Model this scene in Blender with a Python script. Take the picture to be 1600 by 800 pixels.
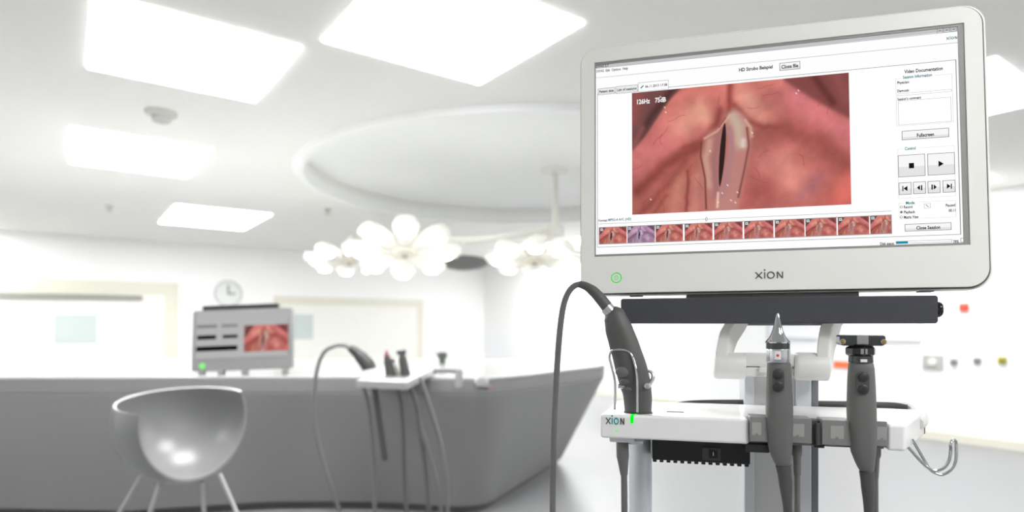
import bpy, bmesh, math, random
import numpy as np
from mathutils import Vector, Matrix

for o in list(bpy.data.objects):
    bpy.data.objects.remove(o)
SC = bpy.context.scene
COL = SC.collection
R = math.radians

# ------------------------------------------------------------------ camera, world, exposure
EYE, FPX, CX, HY = 1.35, 960.0, 800.0, 508.0      # eye height, focal length in px, principal column, horizon row
cam = bpy.data.cameras.new('camera')
cam.sensor_width = 36.0
cam.lens = 36.0 * FPX / 1600.0
cam.shift_y = (HY - 400.0) / 1600.0
cam.clip_start = 0.02
cam.dof.use_dof = True
cam.dof.focus_distance = 1.0
cam.dof.aperture_fstop = 2.3
camo = bpy.data.objects.new('camera', cam)
COL.objects.link(camo)
camo.location = (0, 0, EYE)
camo.rotation_euler = (R(90), 0, 0)
SC.camera = camo

world = bpy.data.worlds.new('world')
SC.world = world
world.use_nodes = True
world.node_tree.nodes['Background'].inputs['Color'].default_value = (1, 1, 1, 1)
world.node_tree.nodes['Background'].inputs['Strength'].default_value = 0.6
SC.view_settings.view_transform = 'Standard'
SC.view_settings.look = 'None'
SC.view_settings.gamma = 1.0
SC.view_settings.use_curve_mapping = False
SC.view_settings.exposure = 0.52
PANEL = 17.0          # radiance of the ceiling light panels

# ------------------------------------------------------------------ helpers
def lin(c):
    c = c / 255.0
    return c / 12.92 if c <= 0.04045 else ((c + 0.055) / 1.055) ** 2.4

def rgb(t):
    return (lin(t[0]), lin(t[1]), lin(t[2]), 1.0)

MATS = {}
def mat(name, col=(200, 200, 200), rough=0.5, metal=0.0, emit=0.0, vary=0.03, scale=8.0, bump=0.0, spec=0.5, alpha=1.0, trans=0.0, coat=0.0):
    if name in MATS:
        return MATS[name]
    m = bpy.data.materials.new(name)
    m.use_nodes = True
    nt = m.node_tree
    p = nt.nodes['Principled BSDF']
    p.inputs['Roughness'].default_value = rough
    p.inputs['Metallic'].default_value = metal
    p.inputs['Specular IOR Level'].default_value = spec
    p.inputs['Coat Weight'].default_value = coat
    p.inputs['Transmission Weight'].default_value = trans
    p.inputs['Alpha'].default_value = alpha
    c = rgb(col)
    if emit > 0:
        p.inputs['Base Color'].default_value = (0, 0, 0, 1)
        p.inputs['Specular IOR Level'].default_value = 0.0
        p.inputs['Emission Color'].default_value = c
        p.inputs['Emission Strength'].default_value = emit
    else:
        tc = nt.nodes.new('ShaderNodeTexCoord')
        nz = nt.nodes.new('ShaderNodeTexNoise')
        nz.inputs['Scale'].default_value = scale
        nz.inputs['Detail'].default_value = 4
        mp = nt.nodes.new('ShaderNodeMapRange')
        mp.inputs['To Min'].default_value = 1 - vary
        mp.inputs['To Max'].default_value = 1 + vary
        hs = nt.nodes.new('ShaderNodeHueSaturation')
        hs.inputs['Color'].default_value = c
        nt.links.new(tc.outputs['Object'], nz.inputs['Vector'])
        nt.links.new(nz.outputs['Fac'], mp.inputs['Value'])
        nt.links.new(mp.outputs['Result'], hs.inputs['Value'])
        nt.links.new(hs.outputs['Color'], p.inputs['Base Color'])
        if bump > 0:
            b = nt.nodes.new('ShaderNodeBump')
            b.inputs['Strength'].default_value = bump
            b.inputs['Distance'].default_value = 0.002
            nt.links.new(nz.outputs['Fac'], b.inputs['Height'])
            nt.links.new(b.outputs['Normal'], p.inputs['Normal'])
    MATS[name] = m
    return m

def picture_mat(name, attr, strength):
    m = bpy.data.materials.new(name)
    m.use_nodes = True
    p = m.node_tree.nodes['Principled BSDF']
    a = m.node_tree.nodes.new('ShaderNodeAttribute')
    a.attribute_name = attr
    m.node_tree.links.new(a.outputs['Color'], p.inputs['Emission Color'])
    p.inputs['Base Color'].default_value = (0, 0, 0, 1)
    p.inputs['Specular IOR Level'].default_value = 0
    p.inputs['Emission Strength'].default_value = strength
    MATS[name] = m
    return m

def tag(o, label=None, cat=None, group=None, kind=None):
    if label: o['label'] = label
    if cat: o['category'] = cat
    if group: o['group'] = group
    if kind: o['kind'] = kind
    return o

def empty(name, loc=(0, 0, 0), rot=(0, 0, 0), mtx=None):
    o = bpy.data.objects.new(name, None)
    o.empty_display_size = 0.05
    COL.objects.link(o)
    if mtx is not None:
        o.matrix_world = mtx
    else:
        o.location = loc
        o.rotation_euler = rot
    return o

def catmull(pts, n=6):
    pts = [Vector(p) for p in pts]
    if len(pts) < 3:
        return pts
    out = []
    for i in range(len(pts) - 1):
        p0 = pts[max(i - 1, 0)]; p1 = pts[i]; p2 = pts[i + 1]; p3 = pts[min(i + 2, len(pts) - 1)]
        for k in range(n):
            t = k / n
            out.append(0.5 * ((2 * p1) + (p2 - p0) * t + (2 * p0 - 5 * p1 + 4 * p2 - p3) * t * t + (3 * p1 - p0 - 3 * p2 + p3) * t ** 3))
    out.append(pts[-1])
    return out

class MB:
    """collects shapes into one mesh"""
    def __init__(self):
        self.v, self.f = [], []
    def add(self, vs, fs):
        k = len(self.v)
        self.v += [tuple(x) for x in vs]
        self.f += [tuple(i + k for i in f) for f in fs]
        return self
    def box(self, x0, x1, y0, y1, z0, z1):
        vs = [(x, y, z) for z in (z0, z1) for y in (y0, y1) for x in (x0, x1)]
        return self.add(vs, [(0, 2, 3, 1), (4, 5, 7, 6), (0, 1, 5, 4), (2, 6, 7, 3), (0, 4, 6, 2), (1, 3, 7, 5)])
    def loft(self, rings, cap=True):
        n = len(rings[0])
        vs = [p for r in rings for p in r]
        fs = []
        for i in range(len(rings) - 1):
            for j in range(n):
                a, b = i * n + j, i * n + (j + 1) % n
                fs.append((a, b, b + n, a + n))
        if cap:
            fs.append(tuple(reversed(range(n))))
            fs.append(tuple(range((len(rings) - 1) * n, len(rings) * n)))
        return self.add(vs, fs)
    def prism(self, outline, z0, z1):
        return self.loft([[(x, y, z0) for x, y in outline], [(x, y, z1) for x, y in outline]])
    def prism_y(self, outline, y0, y1):      # outline in x,z
        return self.loft([[(x, y0, z) for x, z in outline], [(x, y1, z) for x, z in outline]])
    def tube(self, path, rad, seg=12, squash=1.0, smooth=6):
        """rad: number or list (one per path point)"""
        m = len(path)
        if not isinstance(rad, (list, tuple)):
            rad = [rad] * m
        four = [Vector((p[0], p[1], p[2])) for p in path]
        if smooth and m > 2:
            pts = catmull(four, smooth)
            rr = []
            for i in range(m - 1):
                for k in range(smooth):
                    t = k / smooth
                    t = t * t * (3 - 2 * t)
                    rr.append(rad[i] * (1 - t) + rad[i + 1] * t)
            rr.append(rad[-1])
        else:
            pts, rr = four, list(rad)
        rings, nrm = [], None
        for i, p in enumerate(pts):
            t = (pts[min(i + 1, len(pts) - 1)] - pts[max(i - 1, 0)]).normalized()
            if nrm is None:
                nrm = t.orthogonal().normalized() if abs(t.y) > 0.9 else t.cross(Vector((0, 1, 0))).normalized()
            nrm = (nrm - t * nrm.dot(t)).normalized()
            bi = t.cross(nrm).normalized()
            rings.append([tuple(p + (nrm * math.cos(2 * math.pi * k / seg) + bi * squash * math.sin(2 * math.pi * k / seg)) * rr[i]) for k in range(seg)])
        return self.loft(rings)
    def lathe(self, prof, c=(0, 0, 0), seg=32, sx=1.0, sy=1.0):   # prof: [(r,z)], axis z
        rings = [[(c[0] + max(r, 1e-5) * sx * math.cos(2 * math.pi * k / seg), c[1] + max(r, 1e-5) * sy * math.sin(2 * math.pi * k / seg), c[2] + z) for k in range(seg)] for r, z in prof]
        return self.loft(rings)
    def ring(self, prof, c=(0, 0, 0), seg=64):            # closed profile swept round z
        n = len(prof)
        vs = [(c[0] + r * math.cos(2 * math.pi * k / seg), c[1] + r * math.sin(2 * math.pi * k / seg), c[2] + z) for k in range(seg) for r, z in prof]
        fs = [(k * n + j, k * n + (j + 1) % n, ((k + 1) % seg) * n + (j + 1) % n, ((k + 1) % seg) * n + j) for k in range(seg) for j in range(n)]
        return self.add(vs, fs)
    def xform(self, M):
        self.v = [tuple(M @ Vector(p)) for p in self.v]
        return self
    def build(self, name, m, parent=None, bevel=0.0, smooth=False, seg=3, auto=None):
        me = bpy.data.meshes.new(name)
        me.from_pydata(self.v, [], self.f)
        bm = bmesh.new(); bm.from_mesh(me)
        bmesh.ops.recalc_face_normals(bm, faces=bm.faces)
        bm.to_mesh(me); bm.free()
        me.materials.append(m)
        o = bpy.data.objects.new(name, me)
        COL.objects.link(o)
        if parent is not None:
            o.parent = parent
        if smooth:
            me.polygons.foreach_set('use_smooth', [True] * len(me.polygons))
            me.set_sharp_from_angle(angle=R(auto or 40))
        if bevel > 0:
            b = o.modifiers.new('bevel', 'BEVEL')
            b.width = bevel; b.segments = seg; b.limit_method = 'ANGLE'; b.angle_limit = R(35)
            me.polygons.foreach_set('use_smooth', [True] * len(me.polygons))
            b.harden_normals = True
        me.update()
        return o

def holed_plate(outer, holes, y0, y1):
    """flat plate in x,z with holes, extruded y0..y1 -> MB"""
    bm = bmesh.new()
    for loop in [outer] + holes:
        vs = [bm.verts.new((x, y0, z)) for x, z in loop]
        for i in range(len(vs)):
            bm.edges.new((vs[i], vs[(i + 1) % len(vs)]))
    bmesh.ops.triangle_fill(bm, use_beauty=True, use_dissolve=False, edges=bm.edges[:])
    ret = bmesh.ops.extrude_face_region(bm, geom=bm.faces[:])
    for e in ret['geom']:
        if isinstance(e, bmesh.types.BMVert):
            e.co.y = y1
    mb = MB()
    bm.verts.index_update()
    mb.add([tuple(v.co) for v in bm.verts], [tuple(v.index for v in f.verts) for f in bm.faces])
    bm.free()
    return mb

def rrect(x0, x1, z0, z1, r, n=8):
    out = []
    for cx, cz, a0 in ((x1 - r, z1 - r, 0), (x0 + r, z1 - r, 90), (x0 + r, z0 + r, 180), (x1 - r, z0 + r, 270)):
        for k in range(n + 1):
            a = R(a0 + 90 * k / n)
            out.append((cx + r * math.cos(a), cz + r * math.sin(a)))
    return out

def text_mesh(name, s, m, parent, x, z, y, h=None, width=None, align='LEFT', bold=0.03):
    """flat lettering in the x,z plane facing -y; x,z is the baseline start (or centre)"""
    cu = bpy.data.curves.new('t', 'FONT')
    cu.body = s
    cu.resolution_u = 2
    cu.offset = bold
    to = bpy.data.objects.new('t', cu)
    COL.objects.link(to)
    dg = bpy.context.evaluated_depsgraph_get()
    me = bpy.data.meshes.new_from_object(to.evaluated_get(dg))
    bpy.data.objects.remove(to)
    xs = [v.co.x for v in me.vertices]
    x0, x1 = min(xs), max(xs)
    k = h / 0.72 if h else 1
    kx = width / (x1 - x0) if width else k
    off = -(x0 + x1) / 2 if align == 'CENTER' else -x0
    for v in me.vertices:
        v.co = (x + (v.co.x + off) * kx, y, z + v.co.y * k)
    me.name = name
    me.materials.clear(); me.materials.append(m)
    o = bpy.data.objects.new(name, me)
    COL.objects.link(o)
    o.parent = parent
    return o

class Frame:
    """a standing frame on the floor plan: x to its right, y away from the viewer, z up"""
    def __init__(self, ox, oy, deg):
        self.o = (ox, oy); self.deg = deg
        c, s = math.cos(R(deg)), math.sin(R(deg))
        self.cx = (c, s); self.cy = (-s, c)
    def px(self, px, py, b=0.0):
        k = (px - CX) / FPX
        o, cx, cy = self.o, self.cx, self.cy
        a = (k * (o[1] + b * cy[1]) - o[0] - b * cy[0]) / (cx[0] - k * cx[1])
        Y = o[1] + a * cx[1] + b * cy[1]
        return (a, b, EYE + (HY - py) / FPX * Y)
    def scale(self, px, b=0.0):                         # metres per pixel there
        a = self.px(px, HY, b)[0]
        return (self.o[1] + a * self.cx[1] + b * self.cy[1]) / FPX
    def world(self, a, b, z=0.0):
        return Vector((self.o[0] + a * self.cx[0] + b * self.cy[0], self.o[1] + a * self.cx[1] + b * self.cy[1], z))
    def mtx(self):
        return Matrix.Translation((self.o[0], self.o[1], 0)) @ Matrix.Rotation(R(self.deg), 4, 'Z')

def at(px, py, d):
    return Vector(((px - CX) / FPX * d, d, EYE + (HY - py) / FPX * d))

def on_z(px, py, z):
    d = (EYE - z) * FPX / (py - HY)
    return ((px - CX) / FPX * d, d)

# ------------------------------------------------------------------ materials
white = mat('white_plastic', (236, 236, 235), 0.35, vary=0.01)
bezel = mat('monitor_grey', (240, 239, 235), 0.45, vary=0.01)
shelfw = mat('shelf_white', (240, 240, 240), 0.25, vary=0.01)
armw = mat('arm_white', (226, 225, 222), 0.4, vary=0.01)
alu = mat('brushed_aluminium', (216, 219, 224), 0.38, 0.5, vary=0.04)
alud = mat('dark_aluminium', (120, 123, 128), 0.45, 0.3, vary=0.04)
colgrey = mat('column_panel_grey', (208, 208, 208), 0.5, vary=0.03)
chrome = mat('chrome', (198, 200, 203), 0.06, 1.0, vary=0.01)
satin = mat('satin_steel', (205, 207, 210), 0.25, 0.8, vary=0.02)
rubber = mat('dark_grey_rubber', (104, 104, 103), 0.55, vary=0.04, scale=40, bump=0.08)
rubberd = mat('charcoal_rubber', (76, 76, 76), 0.55, vary=0.04, scale=40)
cablem = mat('cable_grey', (106, 106, 105), 0.5, vary=0.03)
holderm = mat('holder_grey', (130, 130, 129), 0.42, vary=0.03)
holderl = mat('holder_plate_grey', (160, 160, 159), 0.4, vary=0.03)
black = mat('black_plastic', (16, 17, 18), 0.35, vary=0.05)
blackg = mat('black_gloss', (28, 28, 29), 0.15, vary=0.05)
smoke = mat('smoked_glass', (70, 72, 72), 0.08, 0.3, vary=0.2, scale=60)
brass = mat('brass', (214, 158, 60), 0.25, 0.9, vary=0.03)
spk = mat('speaker_cloth', (66, 67, 72), 0.7, vary=0.35, scale=700, bump=0.5)
spks = mat('speaker_shell', (70, 70, 73), 0.5, vary=0.03)
green = mat('green_led', (0, 255, 30), emit=1.0)
greenr = mat('green_power_ring', (50, 225, 70), emit=0.68)
logo_d = mat('logo_grey', (84, 84, 84), 0.5)
logo_t = mat('logo_teal', (20, 160, 165), 0.5)
redm = mat('red_dot', (214, 66, 58), 0.5)
wallm = mat('wall_white', (248, 248, 247), 0.6, vary=0.01, scale=2)
wainm = mat('wall_panel_white', (246, 247, 249), 0.45, vary=0.01, scale=2)
ceilm = mat('ceiling_white', (242, 242, 238), 0.7, vary=0.012, scale=1.5)
domem = mat('dome_white', (244, 245, 244), 0.7, vary=0.012, scale=1.5)
floorm = mat('floor_vinyl', (140, 141, 142), 0.36, vary=0.03, scale=3)
skirt = mat('baseboard_beige', (222, 220, 206), 0.5)
doorm = mat('door_cream', (236, 236, 230), 0.5)
framem = mat('door_frame_beige', (220, 219, 203), 0.5)
railm = mat('door_rail_grey', (150, 149, 140), 0.45)
paneb = mat('frosted_pane', (200, 210, 208), 0.2, vary=0.08, scale=1.5)
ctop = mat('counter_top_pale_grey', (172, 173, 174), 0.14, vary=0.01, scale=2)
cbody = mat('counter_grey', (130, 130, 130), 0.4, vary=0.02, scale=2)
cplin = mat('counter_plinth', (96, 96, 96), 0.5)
chairm = mat('chair_grey_shell', (126, 126, 127), 0.3, vary=0.02)
chairl = mat('chair_leg_grey', (176, 178, 175), 0.35)
panelm = mat('light_panel_glow', (255, 255, 255), emit=PANEL)
trimw = mat('trim_white', (246, 247, 246), 0.5, vary=0.01)

# ------------------------------------------------------------------ the room
UY = 36.0                                              # the room's own direction on the plan
cu_, su_ = math.cos(R(UY)), math.sin(R(UY))
def uv(u, v, z=0.0):
    return (u * cu_ - v * su_, u * su_ + v * cu_, z)
U0, U1, V0, V1, ZC = -4.5, 8.3, -5.0, 12.6, 2.85
RM = Matrix.Rotation(R(UY), 4, 'Z')
def struct(name, mb, m, **k):
    o = mb.build(name, m, **k)
    o.matrix_world = RM
    return tag(o, kind='structure')

struct('floor', MB().box(U0, U1, V0, V1, -0.1, 0.0), floorm)
# ceiling with a round recess
RC = Vector(((0.2) * cu_ + 6.5 * su_, -(0.2) * su_ + 6.5 * cu_))   # recess centre in room coordinates
RR, HS, N = 2.3, 2.6, 96
mb = MB()
inn, out = [], []
for k in range(N):
    a = 2 * math.pi * k / N
    c, s = math.cos(a), math.sin(a)
    q = HS / max(abs(c), abs(s))
    inn.append((RC.x + RR * c, RC.y + RR * s)); out.append((RC.x + q * c, RC.y + q * s))
for z in (ZC, ):
    mb.add([(x, y, z) for x, y in inn] + [(x, y, z) for x, y in out], [(k, (k + 1) % N, (k + 1) % N + N, k + N) for k in range(N)])
    for (a0, a1, b0, b1) in ((U0, RC.x - HS, V0, V1), (RC.x + HS, U1, V0, V1), (RC.x - HS, RC.x + HS, V0, RC.y - HS), (RC.x - HS, RC.x + HS, RC.y + HS, V1)):
        mb.add([(a0, b0, z), (a1, b0, z), (a1, b1, z), (a0, b1, z)], [(0, 1, 2, 3)])
mb.add([(x, y, ZC) for x, y in inn] + [(x, y, ZC + 0.16) for x, y in inn], [(k, (k + 1) % N, (k + 1) % N + N, k + N) for k in range(N)])
ceiling = struct('ceiling', mb, ceilm)
dome = MB().lathe([(RR + 0.02, 0.16), (RR, 0.2), (0.0, 0.2)], c=(RC.x, RC.y, ZC), seg=96).build('recess_disc', domem, ceiling, smooth=True)
MB().ring([(RR - 0.015, 0.08), (RR - 0.015, -0.05), (RR + 0.05, -0.05), (RR + 0.08, 0.0), (RR + 0.05, 0.0), (RR + 0.02, 0.08)], c=(RC.x, RC.y, ZC), seg=96).build('recess_trim', trimw, ceiling, smooth=True)

wl = struct('wall_left', MB().box(U0, U1, V1, V1 + 0.15, 0, ZC), wallm)
MB().box(U0, U1, V1 - 0.012, V1, 0, 1.28).build('wall_panel', wainm, wl)
wr = struct('wall_right', MB().box(U1, U1 + 0.15, V0, V1, 0, ZC), wallm)
MB().box(U1 - 0.012, U1, V0, V1, 0, 1.28).build('wall_panel', wainm, wr)
struct('wall_back', MB().box(U0, U1, V0 - 0.15, V0, 0, ZC), wallm)
struct('wall_front', MB().box(U0 - 0.15, U0, V0, V1, 0, ZC), wallm)
struct('baseboard_left', MB().box(U0, U1, V1 - 0.03, V1 - 0.012, 0, 0.1), skirt)
struct('baseboard_right', MB().box(U1 - 0.03, U1 - 0.012, V0, V1, 0, 0.1), skirt)
# cove between wall and ceiling on the left wall
struct('trim_1', MB().prism_y([(U0, ZC - 0.05), (U1, ZC - 0.05), (U1, ZC), (U0, ZC)], V1 - 0.05, V1), trimw)

W1 = Frame(*uv(0, V1)[:2], UY)
W2 = Frame(*uv(U1, 0)[:2], UY - 90)

def door(name, p_tl, p_tr, frame_w, rail, pane, m_frame):
    d = empty(name, mtx=W1.mtx()); tag(d, kind='structure')
    a0, a1 = W1.px(*p_tl)[0], W1.px(*p_tr)[0]
    zt = 0.5 * (W1.px(*p_tl)[2] + W1.px(*p_tr)[2])
    w = frame_w
    MB().box(a0, a0 + w, -0.05, -0.012, 0, zt - w).build('door_jamb', m_frame, d, bevel=0.004)
    MB().box(a1 - w, a1, -0.05, -0.012, 0, zt - w).build('door_jamb', m_frame, d, bevel=0.004)
    MB().box(a0, a1, -0.05, -0.012, zt - w, zt).build('door_head', m_frame, d, bevel=0.004)
    leaf = MB().box(a0 + w, a1 - w, -0.04, -0.014, 0.01, zt - w).build('door_leaf', doorm, d)
    if rail:
        ra0, ra1 = a0 + 0.02, W1.px(rail[0], rail[1])[0]
        MB().box(ra0, ra1, -0.1, -0.05, zt - w - 0.10, zt - w - 0.02).build('sliding_rail', railm, d, bevel=0.01)
    q0, q1 = W1.px(pane[0], pane[1]), W1.px(pane[2], pane[3])
    f = MB().box(q0[0], q1[0], -0.046, -0.038, q1[2], q0[2]).build('window_pane', paneb, leaf)
    return d
door('door_1', (-60, 426), (278, 447), 0.22, (222, 460), (84, 491, 151, 537), framem)
door('door_2', (428, 457), (660, 474), 0.16, None, (455, 491, 488, 530), skirt)

# ceiling light panels: centre (room u,v), size
def w2uv(x, y):
    return (x * cu_ + y * su_, -x * su_ + y * cu_)
LP = [  # x, y on the plan, size along u, size along v, label
    (-1.80, 3.44, 0.92, 1.00, 'large white ceiling light panel, upper left, nearest of its row'),
    (-3.31, 5.44, 0.96, 1.26, 'white ceiling light panel just below the smoke detector'),
    (-4.20, 8.64, 1.15, 1.64, 'smallest white ceiling light panel on the left, farthest of its row'),
    (-0.32, 3.14, 0.98, 0.95, 'big white ceiling light panel left of the monitor, above the round recess'),
    (2.86, 4.14, 1.08, 0.95, 'white ceiling light panel peeking out right of the monitor'),
    (0.50, 12.0, 0.95, 1.30, 'most distant ceiling light panel, behind the right surgical lamp'),  # extra panel, added to light the far room corner
    (4.36, 6.42, 0.95, 0.95, 'far ceiling light panel showing only a bright tip right of the monitor'),
]
for i, (u, v) in enumerate(((0.6, -1.6), (3.4, -2.0), (-2.6, 4.2), (-1.9, 8.2), (-1.6, 11.5), (7.6, 7.9))):  # unseen extra panels, added to brighten the foreground and the far walls
    x, y, _ = uv(u, v)
    LP.append((x, y, 0.95, 0.95, None))
for x, y, su, sv, lab in LP:
    u, v = w2uv(x, y)
    e = empty('ceiling_light', (x, y, ZC), (0, 0, R(UY)))
    tag(e, lab or 'white ceiling light panel hidden behind the monitor or out of the picture', 'ceiling light', 'square ceiling light panels')
    holed_plate([(-su / 2 - 0.02, -sv / 2 - 0.02), (su / 2 + 0.02, -sv / 2 - 0.02), (su / 2 + 0.02, sv / 2 + 0.02), (-su / 2 - 0.02, sv / 2 + 0.02)],
                [[(-su / 2, -sv / 2), (su / 2, -sv / 2), (su / 2, sv / 2), (-su / 2, sv / 2)]], -0.001, 0.012).xform(Matrix.Rotation(R(90), 4, 'X')).build('frame', trimw, e)
    MB().box(-su / 2, su / 2, -sv / 2, sv / 2, -0.008, -0.002).build('diffuser', panelm, e)

# smoke detector, sprinklers
def lift(px, py, z=ZC):
    d = (z - EYE) * FPX / (HY - py)
    return Vector(((px - CX) / FPX * d, d, z))
detm = mat('detector_grey', (206, 207, 200), 0.5)
p = lift(252, 176)
e = empty('smoke_detector', p); tag(e, 'round smoke detector on the ceiling between two light panels', 'smoke detector')
MB().lathe([(0.0, 0.0), (0.105, 0.0), (0.105, -0.015), (0.09, -0.025), (0.0, -0.035)]).build('base', detm, e, smooth=True)
MB().lathe([(0.0, -0.025), (0.065, -0.025), (0.06, -0.06), (0.04, -0.07), (0.0, -0.07)]).build('sensor_head', mat('detector_head', (188, 189, 184), 0.5), e, smooth=True)
for (px, py, lab) in ((171, 322, 'tiny sprinkler head on the ceiling left of the farthest panel'), (512, 327, 'tiny sprinkler head beside the round ceiling recess')):
    o = MB().lathe([(0.0, 0.0), (0.05, 0.0), (0.05, -0.015), (0.02, -0.02), (0.02, -0.06), (0.045, -0.065), (0.0, -0.07)], seg=16).build('sprinkler_head', detm, smooth=True)
    o.location = lift(px, py); tag(o, lab, 'sprinkler', 'ceiling sprinklers')

# ------------------------------------------------------------------ surgical lamps under the recess
lampw = mat('lamp_shell', (240, 239, 232), 0.4)
lampc = mat('lamp_hub_cream', (222, 218, 204), 0.4)
lens = mat('lamp_lens_glow', (255, 252, 240), emit=30.0)
lampg = mat('lamp_arm_grey', (230, 229, 222), 0.4)
def surgical_lamp(loc, r, tilt, spin, label, n=8):
    e = empty('surgical_lamp', loc, (R(tilt), 0, R(spin)))
    tag(e, label, 'surgical lamp', 'flower shaped surgical lamps')
    hub = MB().lathe([(0.0, -0.06), (0.05 * r, -0.07), (0.2 * r, -0.055), (0.26 * r, 0.0), (0.2 * r, 0.06), (0.0, 0.08)], seg=24).build('hub', lampc, e, smooth=True)
    MB().lathe([(0.0, -0.085), (0.05 * r, -0.08), (0.06 * r, -0.06), (0.0, -0.06)], seg=16).build('hub_knob', mat('hub_knob_brown', (150, 138, 122), 0.5), hub, smooth=True)
    for k in range(n):
        a = 2 * math.pi * k / n
        M = Matrix.Rotation(a, 4, 'Z') @ Matrix.Translation((0.66 * r, 0, 0))
        prof = []
        sec = [(-0.5, 0.05), (-0.42, 0.12), (-0.1, 0.2), (0.15, 0.23), (0.3, 0.18), (0.36, 0.05)]
        rings = [[(x * r, w * r * math.cos(t), 0.06 * min(1, w / 0.15) * math.sin(t)) for t in [2 * math.pi * j / 14 for j in range(14)]] for x, w in sec]
        pod = MB().loft(rings).xform(M).build('lamp_pod', lampw, e, smooth=True)
        MB().lathe([(0.0, -0.066), (0.13 * r, -0.066), (0.14 * r, -0.045), (0.0, -0.045)], c=(0.08 * r, 0, 0), seg=20).xform(M).build('lens', lens, pod)
    MB().tube([(0, 0, 0.06), (0, 0, 0.2), (0.05, 0.05, 0.3)], 0.03, seg=10).build('neck', lampg, e, smooth=True)
    return e
surgical_lamp(at(632, 390, 6.0), 0.54, -24, 12, 'largest flower shaped surgical lamp with glowing petals, left of the grey dish')
surgical_lamp(at(835, 402, 6.4), 0.50, -14, 0, 'flower shaped surgical lamp right of the grey dish, beside the monitor')
surgical_lamp(at(545, 404, 7.4), 0.50, -14, 20, 'small pale surgical lamp at far left, half behind the largest lamp')
e = empty('ceiling_pendant', at(868, 300, 6.6)); tag(e, 'off-white ceiling pendant post with jointed arms carrying the surgical lamps', 'pendant')
pp = at(868, 300, 6.6)
loc = lambda v: tuple(Vector(v) - pp)
MB().lathe([(0.0, 0.0), (0.16, 0.0), (0.14, -0.06), (0.0, -0.06)], c=loc((pp.x, pp.y, ZC + 0.2))).build('ceiling_flange', lampg, e, smooth=True)
MB().tube([loc((pp.x, pp.y, ZC + 0.16)), loc((pp.x, pp.y, 2.33))], 0.03, smooth=0).build('post', lampg, e, smooth=True)
MB().lathe([(0.0, 0.07), (0.09, 0.06), (0.1, 0.0), (0.09, -0.06), (0.0, -0.07)], c=loc((pp.x, pp.y, 2.36)), seg=20).build('joint', lampg, e, smooth=True)
MB().tube([loc((pp.x, pp.y, 2.40)), loc(at(760, 372, 6.3)), loc(at(660, 376, 6.05)), loc(at(633, 372, 6.15))], 0.03).build('arm', lampw, e, smooth=True)
MB().tube([loc((pp.x, pp.y, 2.33)), loc(at(850, 380, 6.5)), loc(at(838, 385, 6.45))], 0.03).build('arm', lampw, e, smooth=True)
MB().tube([loc((pp.x, pp.y, 2.36)), loc(at(700, 380, 7.2)), loc(at(560, 388, 7.5))], 0.025).build('arm', lampw, e, smooth=True)
o = MB().lathe([(0.0, -0.06), (0.12, -0.055), (0.26, -0.02), (0.33, 0.02), (0.26, 0.045), (0.0, 0.06)], seg=28).build('equipment_dish', mat('dish_grey', (108, 108, 108), 0.5), smooth=True)
o.location = at(722, 412, 7.0); o.rotation_euler = (R(-6), 0, 0); tag(o, 'flat grey dish hanging between the surgical lamps', 'lamp dish')
o = MB().tube([(0, 0, 0), (0, 0, 0.25)], 0.02, smooth=0).build('rod', lampg, o, smooth=True)

# ------------------------------------------------------------------ things on the walls
e = empty('wall_clock', mtx=W1.mtx() @ Matrix.Translation(W1.px(356, 459, 0)))
tag(e, 'round pale wall clock above the small monitor on the counter', 'clock')
T90 = Matrix.Rotation(R(90), 4, 'X')
MB().lathe([(0.0, 0.0), (0.25, 0.0), (0.25, 0.05), (0.225, 0.06), (0.225, 0.045), (0.0, 0.045)]).xform(T90).build('case', mat('clock_case', (196, 198, 197), 0.35), e, smooth=True)
MB().lathe([(0.0, 0.046), (0.22, 0.046), (0.22, 0.048), (0.0, 0.048)]).xform(T90).build('dial', mat('clock_dial', (226, 228, 226), 0.5), e)
MB().box(-0.012, 0.012, -0.054, -0.05, -0.02, 0.16).build('hand', mat('clock_hand', (70, 72, 70), 0.5), e)
MB().box(-0.01, 0.12, -0.058, -0.055, -0.012, 0.012).build('hand', MATS['clock_hand'], e)

def wall_plate(name, px0, py0, px1, py1, m, label, cat, depth=0.03, inner=None, group=None):
    p0, p1 = W2.px(px0, py0), W2.px(px1, py1)
    cx, cz = (p0[0] + p1[0]) / 2, (p0[2] + p1[2]) / 2
    w, h = abs(p1[0] - p0[0]) / 2, abs(p0[2] - p1[2]) / 2
    e = empty(name, mtx=W2.mtx() @ Matrix.Translation((cx, -0.012, cz)))
    tag(e, label, cat, group)
    MB().box(-w, w, -depth, 0, -h, h).build('plate', m, e, bevel=0.006)
    if inner:
        MB().lathe([(0.0, 0.0), (0.55 * min(w, h), 0.0), (0.5 * min(w, h), 0.02), (0.0, 0.024)], c=(0, 0, depth), seg=20).xform(T90).build('socket', inner, e, smooth=True)
    return e
orange = mat('orange_sign', (246, 120, 70), 0.5)
redsg = mat('red_button', (236, 84, 66), 0.5)
sgrey = mat('socket_grey', (158, 158, 160), 0.5)
syel = mat('socket_yellow', (176, 172, 70), 0.5)
sfr = mat('socket_frame_grey', (176, 174, 170), 0.5)
wall_plate('alarm_button', 1500, 474, 1515, 486, redsg, 'small red alarm button on the wall right of the soundbar', 'alarm button', inner=redsg)
wall_plate('wall_sign', 1304, 564, 1334, 576, orange, 'orange strip sign on the wall behind the two handpieces', 'sign', 0.02)
wall_plate('wall_switch', 1443, 554, 1475, 577, sfr, 'large grey square switch plate on the wall, leftmost of the socket row', 'switch', 0.03, inner=mat('switch_white', (225, 225, 224), 0.5))
wall_plate('wall_socket', 1486, 560, 1498, 571, sgrey, 'small grey wall socket next to the square switch plate', 'socket', 0.03, inner=alud, group='wall socket row')
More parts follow.
